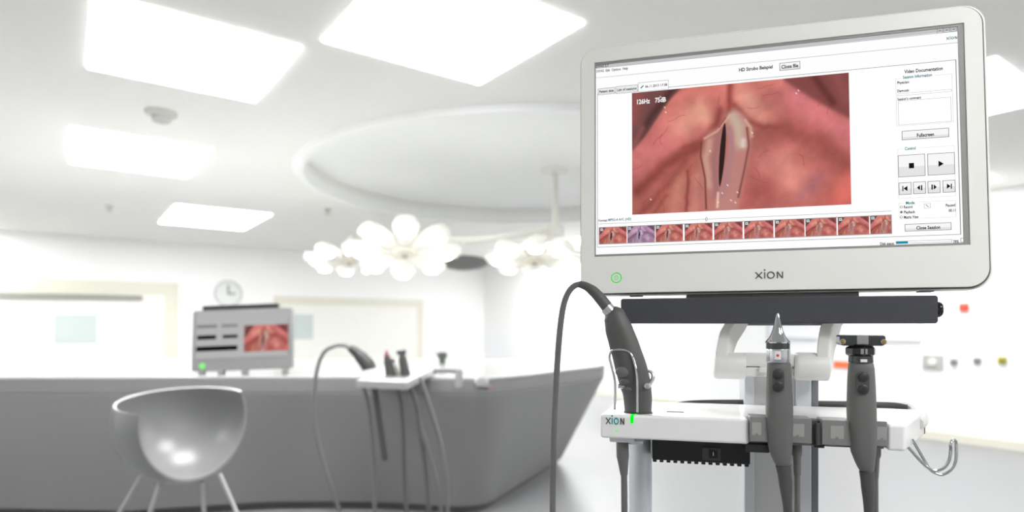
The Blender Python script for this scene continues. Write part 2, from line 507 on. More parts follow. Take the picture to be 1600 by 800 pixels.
wall_plate('wall_socket', 1522, 558, 1534, 569, sgrey, 'small grey wall socket between the other grey one and the yellow one', 'socket', 0.03, inner=alud, group='wall socket row')
wall_plate('wall_socket', 1560, 557, 1574, 569, syel, 'small yellow wall socket at the right end of the row', 'socket', 0.03, inner=mat('socket_olive', (140, 136, 50), 0.5), group='wall socket row')
# whiteboard
p0, p1 = W2.px(1200, 470), W2.px(1442, 534)
e = empty('whiteboard', mtx=W2.mtx() @ Matrix.Translation(((p0[0] + p1[0]) / 2, -0.012, (p0[2] + p1[2]) / 2)))
tag(e, 'pale framed whiteboard on the wall behind the soundbar', 'whiteboard')
w, h = (p1[0] - p0[0]) / 2, (p0[2] - p1[2]) / 2
MB().box(-w + 0.03, w - 0.03, -0.015, 0, -h + 0.03, h - 0.03).build('board', mat('board_white', (240, 240, 248), 0.3), e)
holed_plate([(-w, -h), (w, -h), (w, h), (-w, h)], [[(-w + 0.03, -h + 0.03), (w - 0.03, -h + 0.03), (w - 0.03, h - 0.03), (-w + 0.03, h - 0.03)]], -0.03, 0).build('frame', mat('board_frame', (208, 209, 214), 0.4), e)

# ------------------------------------------------------------------ reception counter
ZT, ZL, ZB = 1.0, 0.885, 0.06
top = [(-5.2, 4.12), on_z(200, 588.5, ZT), on_z(430, 587.5, ZT), on_z(600, 587.5, ZT), on_z(772, 590, ZT), on_z(955, 569, ZT), (0.55, 6.6), (-5.2, 6.6)]
base = [(-5.0, 4.4), on_z(200, 799, ZB), on_z(430, 784, ZB), on_z(600, 785, ZB), on_z(752, 795, ZB), on_z(886, 712, ZB), (0.3, 6.4), (-5.0, 6.4)]
def round_poly(pts, idx, rad, n=6):
    out = []
    for i, p in enumerate(pts):
        if i in idx:
            p = Vector(p); a = (Vector(pts[i - 1]) - p).normalized() * rad; b = (Vector(pts[(i + 1) % len(pts)]) - p).normalized() * rad
            for k in range(n + 1):
                t = k / n
                out.append(tuple(p + a * (1 - t) ** 2 + b * t ** 2))
        else:
            out.append(tuple(p))
    return out
topr = round_poly(top, (2, 3, 4, 5), 0.25); baser = round_poly(base, (2, 3, 4, 5), 0.25)
ce = empty('reception_counter', (top[4][0], top[4][1], 0)); tag(ce, 'long grey reception counter with slanted front and pale glossy top', 'counter')
c0 = Vector((top[4][0], top[4][1], 0))
L = lambda pts, z: [(x - c0.x, y - c0.y, z) for x, y in pts]
inset = [((x * 0.985 + b[0] * 0.015), (y * 0.985 + b[1] * 0.015)) for (x, y), b in zip(topr, baser)]
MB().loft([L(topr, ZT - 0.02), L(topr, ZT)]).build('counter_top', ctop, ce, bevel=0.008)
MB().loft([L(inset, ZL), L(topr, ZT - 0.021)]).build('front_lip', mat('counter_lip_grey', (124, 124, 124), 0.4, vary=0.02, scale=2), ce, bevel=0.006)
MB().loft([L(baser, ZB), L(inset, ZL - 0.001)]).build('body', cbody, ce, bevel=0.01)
pl = [(x + (-3 - x) * 0.012, y + 0.06) for x, y in baser]
MB().loft([L(pl, 0.0), L(pl, ZB - 0.001)]).build('plinth', cplin, ce)

# ------------------------------------------------------------------ tub chair
d = 3.3
c = at(288, 655, d)
e = empty('tub_chair', (c.x, c.y, 0)); tag(e, 'glossy grey bowl shaped tub chair on thin splayed legs before the counter', 'chair')
bm = bmesh.new()
bmesh.ops.create_uvsphere(bm, u_segments=64, v_segments=40, radius=0.335)
n1 = Vector((0.90, -0.43, 0.04)).normalized()
bmesh.ops.bisect_plane(bm, geom=bm.verts[:] + bm.edges[:] + bm.faces[:], plane_co=n1 * 0.10, plane_no=n1, clear_outer=True)
n2 = Vector((0.03, -0.12, 1)).normalized()
bmesh.ops.bisect_plane(bm, geom=bm.verts[:] + bm.edges[:] + bm.faces[:], plane_co=(0, 0, 0.108), plane_no=n2, clear_outer=True)
me = bpy.data.meshes.new('shell'); bm.to_mesh(me); bm.free()
me.materials.append(chairm)
me.polygons.foreach_set('use_smooth', [True] * len(me.polygons))
o = bpy.data.objects.new('shell', me); COL.objects.link(o); o.parent = e; o.location = (0, 0, c.z)
sm = o.modifiers.new('solid', 'SOLIDIFY'); sm.thickness = 0.012; sm.offset = -1
bv = o.modifiers.new('bevel', 'BEVEL'); bv.width = 0.004; bv.segments = 3; bv.limit_method = 'ANGLE'; bv.angle_limit = R(50)
for (p0, p1) in (((224, 738), (184, 806)), ((251, 750), (233, 806)), ((343, 740), (372, 806)), ((316, 752), (319, 806))):
    dy = {224: 0.1, 251: -0.1, 343: -0.05, 316: 0.15}[p0[0]]
    A = at(p0[0], p0[1], d + dy * 0.6); B = at(p1[0], p1[1], d + dy * 1.2)
    t = A.z / (A.z - B.z)
    B = A + (B - A) * t
    MB().tube([A - Vector((c.x, c.y, 0)), B - Vector((c.x, c.y, 0))], 0.011, seg=10, smooth=0).build('leg', chairl, e, smooth=True)

# ------------------------------------------------------------------ screen pictures (painted per vertex, flat on the screens)
rng = np.random.default_rng(7)
def vnoise(P, Q, f, seed):
    g = np.random.default_rng(seed).random((int(f) + 4, int(f * 1.7) + 6))
    x, y = P * f * 1.6, Q * f
    xi, yi = np.floor(x).astype(int), np.floor(y).astype(int)
    fx, fy = x - xi, y - yi
    fx = fx * fx * (3 - 2 * fx); fy = fy * fy * (3 - 2 * fy)
    return (g[yi, xi] * (1 - fx) + g[yi, xi + 1] * fx) * (1 - fy) + (g[yi + 1, xi] * (1 - fx) + g[yi + 1, xi + 1] * fx) * fy

def seg_d(P, Q, pts):
    best = None
    for (x0, y0), (x1, y1) in zip(pts[:-1], pts[1:]):
        ax, ay, bx, by = x0 * 1.65, y0, x1 * 1.65, y1
        dx, dy = bx - ax, by - ay
        t = np.clip(((P * 1.65 - ax) * dx + (Q - ay) * dy) / (dx * dx + dy * dy), 0, 1)
        dd = np.hypot(P * 1.65 - ax - t * dx, Q - ay - t * dy)
        best = dd if best is None else np.minimum(best, dd)
    return best

def larynx(P, Q, slit=1.0, fine=True):
    img = np.zeros(P.shape + (3,)); img[:] = (190, 108, 101)
    fb = lambda f, s: 0.5 * vnoise(P, Q, f, s) + 0.3 * vnoise(P, Q, f * 2.1, s + 1) + 0.2 * vnoise(P, Q, f * 4.3, s + 2)
    n1 = fb(4, 1) - 0.5; n2 = fb(11, 21) - 0.5
    wx, wy = 0.03 * n1, 0.04 * (fb(5, 41) - 0.5)
    Pw, Qw = P + wx, Q + wy
    def blend(w, colr):
        img[:] = img * (1 - w[..., None]) + np.array(colr) * w[..., None]
    def g(pts, wd, colr, k=1.0, warp=True):
        blend(k * np.exp(-(seg_d(Pw if warp else P, Qw if warp else Q, pts) / wd) ** 2), colr)
    def edge(s_, soft):
        return 1 / (1 + np.exp(np.clip(-s_ / soft, -40, 40)))
    # broad folds
    g([(0.02, 0.98), (0.20, 0.74), (0.33, 0.60)], 0.15, (180, 104, 92), 0.8)
    g([(0.0, 0.66), (0.14, 0.44), (0.30, 0.26)], 0.14, (212, 122, 120), 0.95)
    g([(0.02, 0.80), (0.16, 0.62), (0.30, 0.50), (0.40, 0.40)], 0.055, (142, 70, 64), 0.85)
    g([(0.04, 1.0), (0.16, 0.80), (0.26, 0.60)], 0.035, (150, 80, 72), 0.8)
    g([(0.20, 1.0), (0.235, 0.76)], 0.055, (206, 136, 118), 0.8)
    g([(0.305, 0.98), (0.31, 0.72)], 0.045, (206, 138, 124), 0.8)
    g([(0.265, 1.0), (0.27, 0.68)], 0.014, (138, 70, 64), 0.75)
    g([(0.10, 1.02), (0.17, 0.86)], 0.02, (146, 78, 70), 0.6)
    g([(0.72, 0.05), (0.86, 0.30), (1.0, 0.50)], 0.12, (222, 128, 132), 0.95)
    g([(0.60, 0.40), (0.74, 0.40), (0.88, 0.52), (0.98, 0.70)], 0.085, (156, 82, 76), 0.85)
    g([(0.70, 0.66), (0.76, 0.78)], 0.13, (220, 142, 130), 0.9)
    g([(0.60, 0.56), (0.63, 0.66)], 0.06, (206, 126, 118), 0.8)
    g([(0.80, 0.90), (0.86, 0.80)], 0.06, (176, 112, 122), 0.55)
    g([(0.57, 0.90), (0.64, 0.86)], 0.07, (172, 90, 84), 0.7)
    g([(0.93, 1.02), (1.03, 0.80)], 0.10, (232, 118, 108), 0.95)
    # bumps on both sides of the cleft
    g([(0.24, 0.06), (0.36, 0.02), (0.44, 0.04)], 0.09, (222, 128, 118), 0.95)
    g([(0.25, 0.30), (0.32, 0.18)], 0.10, (236, 160, 140), 1.0)
    g([(0.33, 0.20), (0.36, 0.26)], 0.05, (238, 172, 146), 0.8)
    g([(0.535, 0.06), (0.56, 0.20), (0.60, 0.28)], 0.12, (228, 148, 134), 1.0)
    g([(0.55, 0.12), (0.57, 0.2)], 0.05, (238, 168, 148), 0.8)
    g([(0.54, 0.0), (0.70, 0.03)], 0.07, (218, 130, 120), 0.8)
    g([(0.478, -0.02), (0.474, 0.14), (0.462, 0.26)], 0.028, (150, 70, 66), 0.9)
    g([(0.425, 0.20), (0.40, 0.32), (0.36, 0.42), (0.26, 0.50)], 0.028, (152, 76, 70), 0.85)
    g([(0.49, 0.18), (0.55, 0.31), (0.62, 0.38), (0.70, 0.38)], 0.028, (160, 82, 76), 0.8)
    img *= (1.0 + 0.22 * n1 + 0.16 * n2)[..., None]
    # dark hollows in the upper corners
    s = (0.47 - 1.95 * P + 0.02 * np.sin(P * 26) - Q)
    blend(0.97 * edge(s, 0.008), (116, 78, 76))
    ins = edge(s, 0.008)
    blend(0.7 * np.exp(-(seg_d(P, Q, [(0.04, 0.36), (0.10, 0.2), (0.2, 0.0)]) / 0.035) ** 2) * ins, (72, 46, 44))
    blend(0.8 * np.exp(-(seg_d(P, Q, [(0.0, 0.22), (0.03, 0.02)]) / 0.06) ** 2) * ins, (158, 86, 84))
    blend(0.8 * np.exp(-(seg_d(P, Q, [(0.01, 0.44), (0.05, 0.3)]) / 0.03) ** 2) * ins, (150, 90, 88))
    s2 = 0.35 * np.clip((P - 0.715) / 0.285, 0, 2) ** 0.85 - Q
    w2 = edge(s2, 0.010) * (P > 0.71)
    blend(0.95 * w2, (132, 74, 72))
    blend(0.7 * np.exp(-(seg_d(P, Q, [(0.85, 0.0), (0.93, 0.22)]) / 0.03) ** 2) * w2, (96, 50, 48))
    blend(0.5 * np.exp(-(seg_d(P, Q, [(0.95, 0.02), (0.99, 0.2)]) / 0.05) ** 2) * w2, (158, 92, 90))
    # the two folds with their edges
    def body(pts, wd, colr, k=0.95):
        blend(k * edge(wd - seg_d(P, Q, pts), 0.010), colr)
    body([(0.40, 0.42), (0.375, 0.55), (0.378, 0.75), (0.385, 1.02)], 0.075, (190, 128, 118), 0.85)
    body([(0.50, 0.32), (0.515, 0.44), (0.50, 0.62), (0.47, 0.84), (0.45, 1.02)], 0.085, (196, 138, 130), 0.9)
    g([(0.375, 0.44), (0.36, 0.58), (0.372, 0.8)], 0.03, (212, 164, 148), 0.8)
    g([(0.483, 0.27), (0.505, 0.36), (0.515, 0.48)], 0.05, (204, 178, 160), 1.0)
    g([(0.53, 0.46), (0.528, 0.5)], 0.018, (232, 214, 204), 0.8)
    g([(0.41, 0.40), (0.40, 0.52), (0.395, 0.7), (0.40, 0.88)], 0.024, (168, 116, 116), 0.95)
    g([(0.46, 0.36), (0.472, 0.5), (0.455, 0.7), (0.43, 0.88)], 0.026, (182, 130, 134), 0.95)
    g([(0.335, 0.45), (0.332, 0.56), (0.352, 0.74), (0.356, 0.98)], 0.008, (122, 66, 62), 0.9, False)
    g([(0.548, 0.36), (0.556, 0.5), (0.535, 0.68), (0.505, 0.9)], 0.009, (134, 76, 72), 0.85, False)
    g([(0.35, 0.42), (0.41, 0.37), (0.445, 0.30), (0.47, 0.25)], 0.010, (224, 180, 160), 0.8, False)
    g([(0.42, 0.34), (0.45, 0.27)], 0.006, (120, 66, 62), 0.6, False)
    g([(0.54, 0.30), (0.565, 0.36), (0.57, 0.43)], 0.012, (222, 176, 156), 0.8, False)
    if slit > 0:
        t = np.clip((Q - 0.31) / 0.50, 0, 1)
        cxl = 0.446 - 0.026 * t
        hw = 0.0125 * slit * np.sin(np.pi * np.clip(t, 0, 1) ** 0.9) ** 0.55
        blend(np.clip((hw - np.abs(P - cxl)) / 0.003 + 0.5, 0, 1) * (Q > 0.31) * (Q < 0.81), (50, 36, 35))
    else:
        g([(0.445, 0.34), (0.42, 0.8)], 0.008, (150, 100, 98), 0.8)
    g([(0.412, 0.86), (0.408, 0.97)], 0.010, (250, 212, 192), 0.85, False)
    if fine:
        r2 = np.random.default_rng(11)
        seeds = [(0.18, 0.3, 2.5, 0.16), (0.26, 0.22, 2.7, 0.12), (0.15, 0.36, 2.4, 0.1), (0.58, 0.68, 0.6, 0.09), (0.56, 0.74, 0.3, 0.12), (0.6, 0.6, -0.9, 0.08), (0.29, 0.62, 2.0, 0.1), (0.3, 0.72, 1.4, 0.12), (0.13, 0.8, 2.2, 0.2), (0.1, 0.85, 2.2, 0.2), (0.2, 0.66, 2.2, 0.2), (0.55, 0.2, 0.4, 0.08), (0.62, 0.12, 0.2, 0.1), (0.6, 0.06, 0.3, 0.1), (0.95, 0.24, 2.8, 0.1), (0.92, 0.12, 1.8, 0.14), (0.78, 0.6, 0.9, 0.1), (0.42, 0.1, 1.8, 0.1), (0.46, 0.12, 1.2, 0.1), (0.05, 0.6, 2.2, 0.14)]
        for (x, y, an, ln) in seeds:
            pts = [(x, y)]
            for k in range(5):
                an += r2.uniform(-0.55, 0.55)
                pts.append((pts[-1][0] + ln / 5 * math.cos(an) / 1.3, pts[-1][1] + ln / 5 * math.sin(an)))
            g(pts, 0.003, (170, 60, 58), 0.42, False)
        for (x, y) in ((0.155, 0.09), (0.16, 0.14), (0.165, 0.18), (0.14, 0.05), (0.375, 0.52), (0.49, 0.94), (0.5, 0.86), (0.47, 0.92), (0.77, 0.12), (0.78, 0.10), (0.09, 0.88), (0.43, 0.86), (0.455, 0.8), (0.41, 0.93), (0.57, 0.4)):
            g([(x, y), (x + 0.003, y + 0.006)], 0.0045, (252, 238, 226), 0.95, False)
    return np.clip(img * 0.95, 0, 255)

def picture(name, x0, x1, z0, z1, y, nx, nz, m, parent, attr, crop=1.0, tint=None, **k):
    """a flat picture with one colour per vertex, lying in x,z"""
    xs = np.linspace(0, 1, nx); zs = np.linspace(0, 1, nz)
    P, Q = np.meshgrid(xs * crop, zs)
    img = larynx(P, Q, **k)
    if tint is not None:
        img = img.mean(axis=2, keepdims=True) * 0.55 * np.array(tint) / 128 + img * 0.42
    c = np.clip(img / 255.0, 0, 1)
    c = np.where(c <= 0.04045, c / 12.92, ((c + 0.055) / 1.055) ** 2.4)
    vs = [(x0 + (x1 - x0) * a, y, z1 - (z1 - z0) * b) for b in zs for a in xs]
    fs = [(j * nx + i, j * nx + i + 1, (j + 1) * nx + i + 1, (j + 1) * nx + i) for j in range(nz - 1) for i in range(nx - 1)]
    me = bpy.data.meshes.new(name); me.from_pydata(vs, [], fs)
    ca = me.color_attributes.new(attr, 'FLOAT_COLOR', 'POINT')
    buf = np.ones((nx * nz, 4), dtype=np.float32); buf[:, :3] = c.reshape(-1, 3)
    ca.data.foreach_set('color', buf.ravel())
    me.materials.append(m)
    o = bpy.data.objects.new(name, me); COL.objects.link(o); o.parent = parent
    return o
picm = picture_mat('larynx_picture', 'picture_colour', 0.73)

# ------------------------------------------------------------------ letter shapes of the cart maker's mark
def stroke(mb, x0, z0, x1, z1, w, y0, y1):
    dv = Vector((x1 - x0, z1 - z0)); n = Vector((-dv.y, dv.x)).normalized() * w / 2
    return mb.prism_y([(x0 + n.x, z0 + n.y), (x1 + n.x, z1 + n.y), (x1 - n.x, z1 - n.y), (x0 - n.x, z0 - n.y)], y0, y1)
def logo(parent, x, z, h, total, mx, mi, y0=-0.0008, y1=0.0):
    k = total / 4.0; w = 0.17 * h
    mb = MB(); stroke(mb, x, z, x + 0.95 * k, z + h, w, y0, y1); stroke(mb, x, z + h, x + 0.95 * k, z, w, y0 * 0.99, y1); mb.build('logo_letter', mx, parent)
    mb = MB(); xi = x + 1.32 * k
    mb.box(xi - w / 2, xi + w / 2, y0, y1, z, z + 0.98 * h); mb.build('logo_letter', mi, parent)
    mb = MB(); mb.lathe([(0.0, 0), (0.8 * w, 0), (0.8 * w, y1 - y0), (0.0, y1 - y0)], seg=14).xform(Matrix.Translation((xi, y1, z + 1.3 * h)) @ T90); mb.build('logo_dot', mi, parent)
    ro = 0.56 * k
    MB().ring([(ro - w, 0), (ro, 0), (ro, y1 - y0), (ro - w, y1 - y0)], seg=32).xform(Matrix.Translation((x + 2.2 * k, y1, z + h / 2)) @ T90 @ Matrix.Diagonal((1, h * 0.56 / ro, 1, 1))).build('logo_letter', mi, parent)
    mb = MB(); xn0, xn1 = x + 3.05 * k, x + 3.95 * k
    mb.box(xn0, xn0 + w, y0, y1, z, z + h); mb.box(xn1 - w, xn1, y0, y1, z, z + h); stroke(mb, xn0 + w / 2, z + h, xn1 - w / 2, z, w, y0 * 0.99, y1); mb.build('logo_letter', mx, parent)

# ------------------------------------------------------------------ the big monitor
MW, MH = 0.64, 0.4511
MM = Matrix.Translation((0.1248, 1.1133, EYE + 0.0571)) @ Matrix.Rotation(R(-13.975), 4, 'Z') @ Matrix.Rotation(R(-2.68), 4, 'X') @ Matrix.Rotation(R(-0.3), 4, 'Y')
mon = empty('monitor', mtx=MM)
tag(mon, 'large light grey medical monitor showing a larynx recording, above the soundbar', 'monitor')
SX0, SX1, SZ0, SZ1 = 0.02463, 0.61484, 0.06621, 0.42446
HS_ = np.array([[2.66097674e-03, -1.49790081e-05, -2.46791847e+00], [4.79357346e-04, 4.47039383e-03, -8.82942212e-01], [3.57059517e-04, 4.72890249e-05, 1.0]])
def S(px, py):                                           # place on the screen -> monitor x,z
    q = HS_ @ np.array([px, py, 1.0]); u, v = q[0] / q[2], q[1] / q[2]
    return SX0 + u * (SX1 - SX0), SZ1 - v * (SZ1 - SZ0)
MB().prism_y(rrect(-0.0008, MW + 0.0085, -0.004, MH + 0.0062, 0.032), 0.0065, 0.03).build('rear_rim', mat('rim_grey', (242, 242, 239), 0.35), mon, bevel=0.003)
MB().loft([[(x, 0.0302, z) for x, z in rrect(0.002, MW, 0.0, MH, 0.03)], [(x, 0.055, z) for x, z in rrect(0.05, MW - 0.05, 0.04, MH - 0.04, 0.03)]]).build('rear_shell', bezel, mon, smooth=True)
MB().prism_y(rrect(-0.0014, MW + 0.0042, -0.0024, MH + 0.0030, 0.031), 0.0051, 0.0064).build('seam', mat('seam_dark', (96, 96, 94), 0.6), mon)
holed_plate(rrect(0, MW, 0, MH, 0.03), [[(SX0, SZ0), (SX1, SZ0), (SX1, SZ1), (SX0, SZ1)]], -0.001, 0.005).build('front_frame', bezel, mon, bevel=0.0012, seg=2)
recess_shade = mat('screen_border_grey', (148, 148, 146), 0.5)  # grey ring round the screen, standing in for the shadow of its recess
bw = 0.0042
holed_plate([(SX0, SZ0), (SX1, SZ0), (SX1, SZ1), (SX0, SZ1)], [[(SX0 + bw * 0.5, SZ0 + bw), (SX1 - bw * 1.9, SZ0 + bw), (SX1 - bw * 1.9, SZ1 - bw), (SX0 + bw * 0.5, SZ1 - bw)]], 0.0008, 0.003).build('screen_border', recess_shade, mon)
ui = {}
def uic(c):
    if c not in ui:
        ui[c] = mat('screen_%d_%d_%d' % c, c, emit=0.75)
    return ui[c]
scrn = MB().box(SX0 + 0.001, SX1 - 0.001, 0.0035, 0.005, SZ0 + 0.001, SZ1 - 0.001).build('screen', uic((246, 246, 246)), mon)
YL = lambda k: 0.0034 - 0.00018 * k
def urect(name, p0, p1, colr, k=1, parent=None):
    (x0, z1), (x1, z0) = S(*p0), S(*p1)
    return MB().add([(x0, YL(k), z0), (x1, YL(k), z0), (x1, YL(k), z1), (x0, YL(k), z1)], [(0, 1, 2, 3)]).build(name, uic(colr), parent or scrn)
def uframe(name, p0, p1, colr, w=0.0007, k=3):
    (x0, z1), (x1, z0) = S(*p0), S(*p1)
    return holed_plate([(x0, z0), (x1, z0), (x1, z1), (x0, z1)], [[(x0 + w, z0 + w), (x1 - w, z0 + w), (x1 - w, z1 - w), (x0 + w, z1 - w)]], YL(k), YL(k) + 0.0001).build(name, uic(colr), scrn)
def uline(name, p0, p1, colr, w=0.0008, k=3):
    (x0, z0), (x1, z1) = S(*p0), S(*p1)
    return stroke(MB(), x0, z0, x1, z1, w, YL(k), YL(k) + 0.0001).build(name, uic(colr), scrn)
def utext(s, p0, p1, colr=(20, 20, 20), h=0.0052, k=5):
    (x0, z0), (x1, z1) = S(*p0), S(*p1)
    return text_mesh('screen_text', s, uic(colr), scrn, x0, (z0 + z1) / 2 - h / 2, YL(k), h=h, width=x1 - x0)
TEAL = (10, 118, 124)
# window title strip and menu
x0_, z0_ = SX0, SZ1
urect('title_bar', (929, 99.5), (1501, 46), (190, 191, 192))
(_, zt) = S(1215, 73.5)
MB().add([(SX0 + 0.003, YL(2), SZ1 - 0.0185), (SX1 - 0.008, YL(2), SZ1 - 0.0185), (SX1 - 0.008, YL(2), SZ1 - 0.0125), (SX0 + 0.003, YL(2), SZ1 - 0.0125)], [(0, 1, 2, 3)]).build('menu_strip', uic((250, 250, 250)), scrn)
utext('DiVAS 2.7', (930, 103), (950, 101), (60, 60, 60), 0.0042)
utext('DiVAS  Edit  Options  Help', (931, 110), (980, 105.5), (96, 96, 96), 0.0050)
for q in ((929, 106, 1499, 47.5, (150, 150, 150)), (929, 120.8, 1501, 65.2, (160, 160, 160))):
    uline('screen_line', q[:2], q[2:4], q[4], 0.0007, 4)
for (a, b) in ((1465, 47.5), (1475.5, 46.3), (1486.5, 45)):
    uframe('window_button', (a, b - 3.6), (a + 9.5, b + 2.8), (120, 120, 120), 0.0006, 5)
    uline('window_button_mark', (a + 3, b - 0.2), (a + 6.6, b - 0.6), (70, 70, 70), 0.0011, 6)
# small mark top right
xm, zm = S(1480, 61.5); xm2, _ = S(1497, 59.5)
lg = empty('maker_mark'); lg.parent = scrn
# (drawn flat straight on the screen)
def flat_logo(x, z, h, total):
    k = total / 4.0; w = 0.17 * h; ya, yb = YL(6), YL(6) + 0.0001
    mb = MB(); stroke(mb, x, z, x + 0.95 * k, z + h, w, ya, yb); stroke(mb, x, z + h, x + 0.95 * k, z, w, ya - 0.00002, yb); mb.build('logo_letter', uic((60, 60, 60)), scrn)
    xi = x + 1.32 * k
    MB().box(xi - w / 2, xi + w / 2, ya, yb, z, z + 1.3 * h).build('logo_letter', uic((14, 150, 140)), scrn)
    ro = 0.58 * k
    MB().ring([(ro - 1.4 * w, 0), (ro, 0), (ro, 0.0001), (ro - 1.4 * w, 0.0001)], seg=24).xform(Matrix.Translation((x + 2.2 * k, ya + 0.0001, z + h / 2)) @ T90).build('logo_letter', uic((14, 150, 140)), scrn)
    xn0, xn1 = x + 3.05 * k, x + 3.95 * k
    mb = MB(); mb.box(xn0, xn0 + w, ya, yb, z, z + h); mb.box(xn1 - w, xn1, ya, yb, z, z + h); stroke(mb, xn0 + w / 2, z + h, xn1 - w / 2, z, w, ya - 0.00002, yb); mb.build('logo_letter', uic((60, 60, 60)), scrn)
bpy.data.objects.remove(lg)
flat_logo(xm, zm, 0.0045, xm2 - xm)
# content sheet
(xa, za), (xb, zb) = S(932.5, 145.5), S(1503.6, 367)
(xc, zc_) = S(1495.5, 94.4)
MB().add([(xa, YL(2), zb), (xc, YL(2), zb), (xc, YL(2), za), (xa, YL(2), za)], [(0, 1, 2, 3)]).build('content_sheet', uic((255, 255, 255)), scrn)
holed_plate([(xa, zb), (xc, zb), (xc, za), (xa, za)], [[(xa + .0008, zb + .0008), (xc - .0011, zb + .0008), (xc - .0011, za - .0008), (xa + .0008, za - .0008)]], YL(3), YL(3) + .0001).build('sheet_border', uic((120, 122, 122)), scrn)
# tabs
for (a, b, w2, h2, s, act) in ((933, 137.6, 960, 145.3, 'Patient data', 0), (961, 134.2, 995.5, 142.6, 'List of sessions', 0), (996, 128.4, 1043.5, 138.2, '06.11.2013 17:38', 1)):
    urect('tab', (a, b), (w2, h2), (255, 255, 255) if act else (228, 228, 228), 3)
    uframe('tab_outline', (a, b), (w2, h2), (110, 110, 110), 0.0006, 4)
    o0 = 11 if act else 2.5
    utext(s, (a + o0, b + 5 + (0 if act else 0.6)), (w2 - 2, h2 - 6.3), (40, 40, 40), 0.0046)
uline('tab_icon', (1000, 137), (1004.5, 132.5), (20, 130, 135), 0.0022, 5)
utext('HD Strobo Beispiel', (1153.6, 108.5), (1206.4, 102.8), (20, 20, 20), 0.0062)
def ubutton(p0, p1):
    urect('button', p0, p1, (222, 222, 222), 4)
    pm = (p1[0], (p0[1] + p1[1]) / 2)
    urect('button_shine', (p0[0] + 0.7, p0[1] + 0.7), (pm[0] - 0.7, pm[1] - (p1[1] - p0[1]) * 0.0), (240, 240, 240), 5)
    uframe('button_outline', p0, p1, (112, 112, 112), 0.0008, 6)
ubutton((1217, 97.8), (1249.8, 106.8))
utext('Close file', (1220, 104.5), (1246.5, 100.5), (10, 10, 10), 0.0062, 7)
# right hand panel
utext('Video Documentation', (1413.3, 111.6), (1474, 105.6), (20, 20, 20), 0.0060)
uframe('group_box', (1399.6, 122.4), (1491, 191), (196, 196, 196), 0.0006, 4)
def teal_caption(s, p0, p1):
    urect('caption_gap', (p0[0] - 3, p0[1] - 3.2), (p1[0] + 5, p1[1] + 3.2), (255, 255, 255), 5)
    utext(s, p0, p1, TEAL, 0.0052, 7)
teal_caption('Session Information', (1411, 120.6), (1457, 116))
utext('Physician:', (1402.2, 129), (1421.4, 127), (40, 40, 40), 0.0046)
utext('Diagnosis:', (1402.2, 142), (1421.2, 140), (40, 40, 40), 0.0046)
uframe('text_field', (1403, 146), (1488, 142.6), (150, 150, 150), 0.0005, 4)
utext("Session's comment", (1402.6, 154.8), (1440, 151.6), (40, 40, 40), 0.0046)
uframe('comment_field', (1403.4, 157.8), (1488, 189.4), (170, 170, 170), 0.0006, 4)
ubutton((1409.2, 204.8), (1484, 214.2)); utext('Fullscreen', (1433, 211.6), (1460, 209.4), (10, 10, 10), 0.0058, 7)
uframe('group_box', (1402.6, 233), (1494.4, 306.6), (206, 206, 206), 0.0006, 4)
teal_caption('Control', (1414, 232.4), (1431, 231.2))
ubutton((1403, 243), (1446.6, 275)); ubutton((1449.4, 240.6), (1493.4, 272.4))
urect('stop_icon', (1420.4, 255.2), (1428.6, 263), (20, 20, 20), 7)
def utri(pts, k=7):
    P_ = [S(*p) for p in pts]
    MB().add([(x, YL(k), z) for x, z in P_], [tuple(range(len(P_)))]).build('play_icon', uic((20, 20, 20)), scrn)
utri([(1467, 251.4), (1475.4, 256.2), (1467, 261)])
for i, (a, b) in enumerate(((1404.3, 285.8), (1426.9, 284.6), (1449.8, 283.6), (1473.3, 282.4))):
    ubutton((a, b), (a + 20.6, b + 18.2))
    cx_, cy_ = a + 10.3, b + 9.1
    if i == 0: utri([(cx_ + 3.5, cy_ - 4.2), (cx_ + 3.5, cy_ + 4), (cx_ - 2.5, cy_)]); uline('bar_icon', (cx_ - 3.6, cy_ - 4), (cx_ - 3.6, cy_ + 4), (20, 20, 20), 0.0014, 7)
    if i == 1: utri([(cx_ + 0.6, cy_ - 4.2), (cx_ + 0.6, cy_ + 4), (cx_ - 4.2, cy_)]); uline('bar_icon', (cx_ + 3.2, cy_ - 4), (cx_ + 3.2, cy_ + 4), (20, 20, 20), 0.0018, 7)
    if i == 2: utri([(cx_ - 0.6, cy_ - 4.2), (cx_ - 0.6, cy_ + 4), (cx_ + 4.2, cy_)]); uline('bar_icon', (cx_ - 3.2, cy_ - 4), (cx_ - 3.2, cy_ + 4), (20, 20, 20), 0.0018, 7)
    if i == 3: utri([(cx_ - 3.5, cy_ - 4.2), (cx_ - 3.5, cy_ + 4), (cx_ + 2.5, cy_)]); uline('bar_icon', (cx_ + 3.6, cy_ - 4), (cx_ + 3.6, cy_ + 4), (20, 20, 20), 0.0014, 7)
uframe('group_box', (1404.6, 317.4), (1495.3, 339.6), (206, 206, 206), 0.0006, 4)
teal_caption('Mode', (1415.5, 317.6), (1429.5, 316.6))
for (y, s, x1, on) in ((323.9, 'Record', 1426, 0), (331.8, 'Playback', 1430.5, 1), (339.6, 'Matrix View', 1435.8, 0)):
    x_, z_ = S(1408.6, y)
    MB().ring([(0.0014, 0), (0.0021, 0), (0.0021, .0001), (0.0014, .0001)], seg=16).xform(Matrix.Translation((x_, YL(5), z_)) @ T90).build('radio_ring', uic((70, 70, 70)), scrn)
    if on:
        MB().add([(x_ + 0.0012 * math.cos(t), YL(6), z_ + 0.0012 * math.sin(t)) for t in [k * math.pi / 6 for k in range(12)]], [tuple(range(12))]).build('radio_dot', uic((40, 40, 40)), scrn)
    utext(s, (1412.6, y), (x1, y - 0.8), (30, 30, 30), 0.0047)
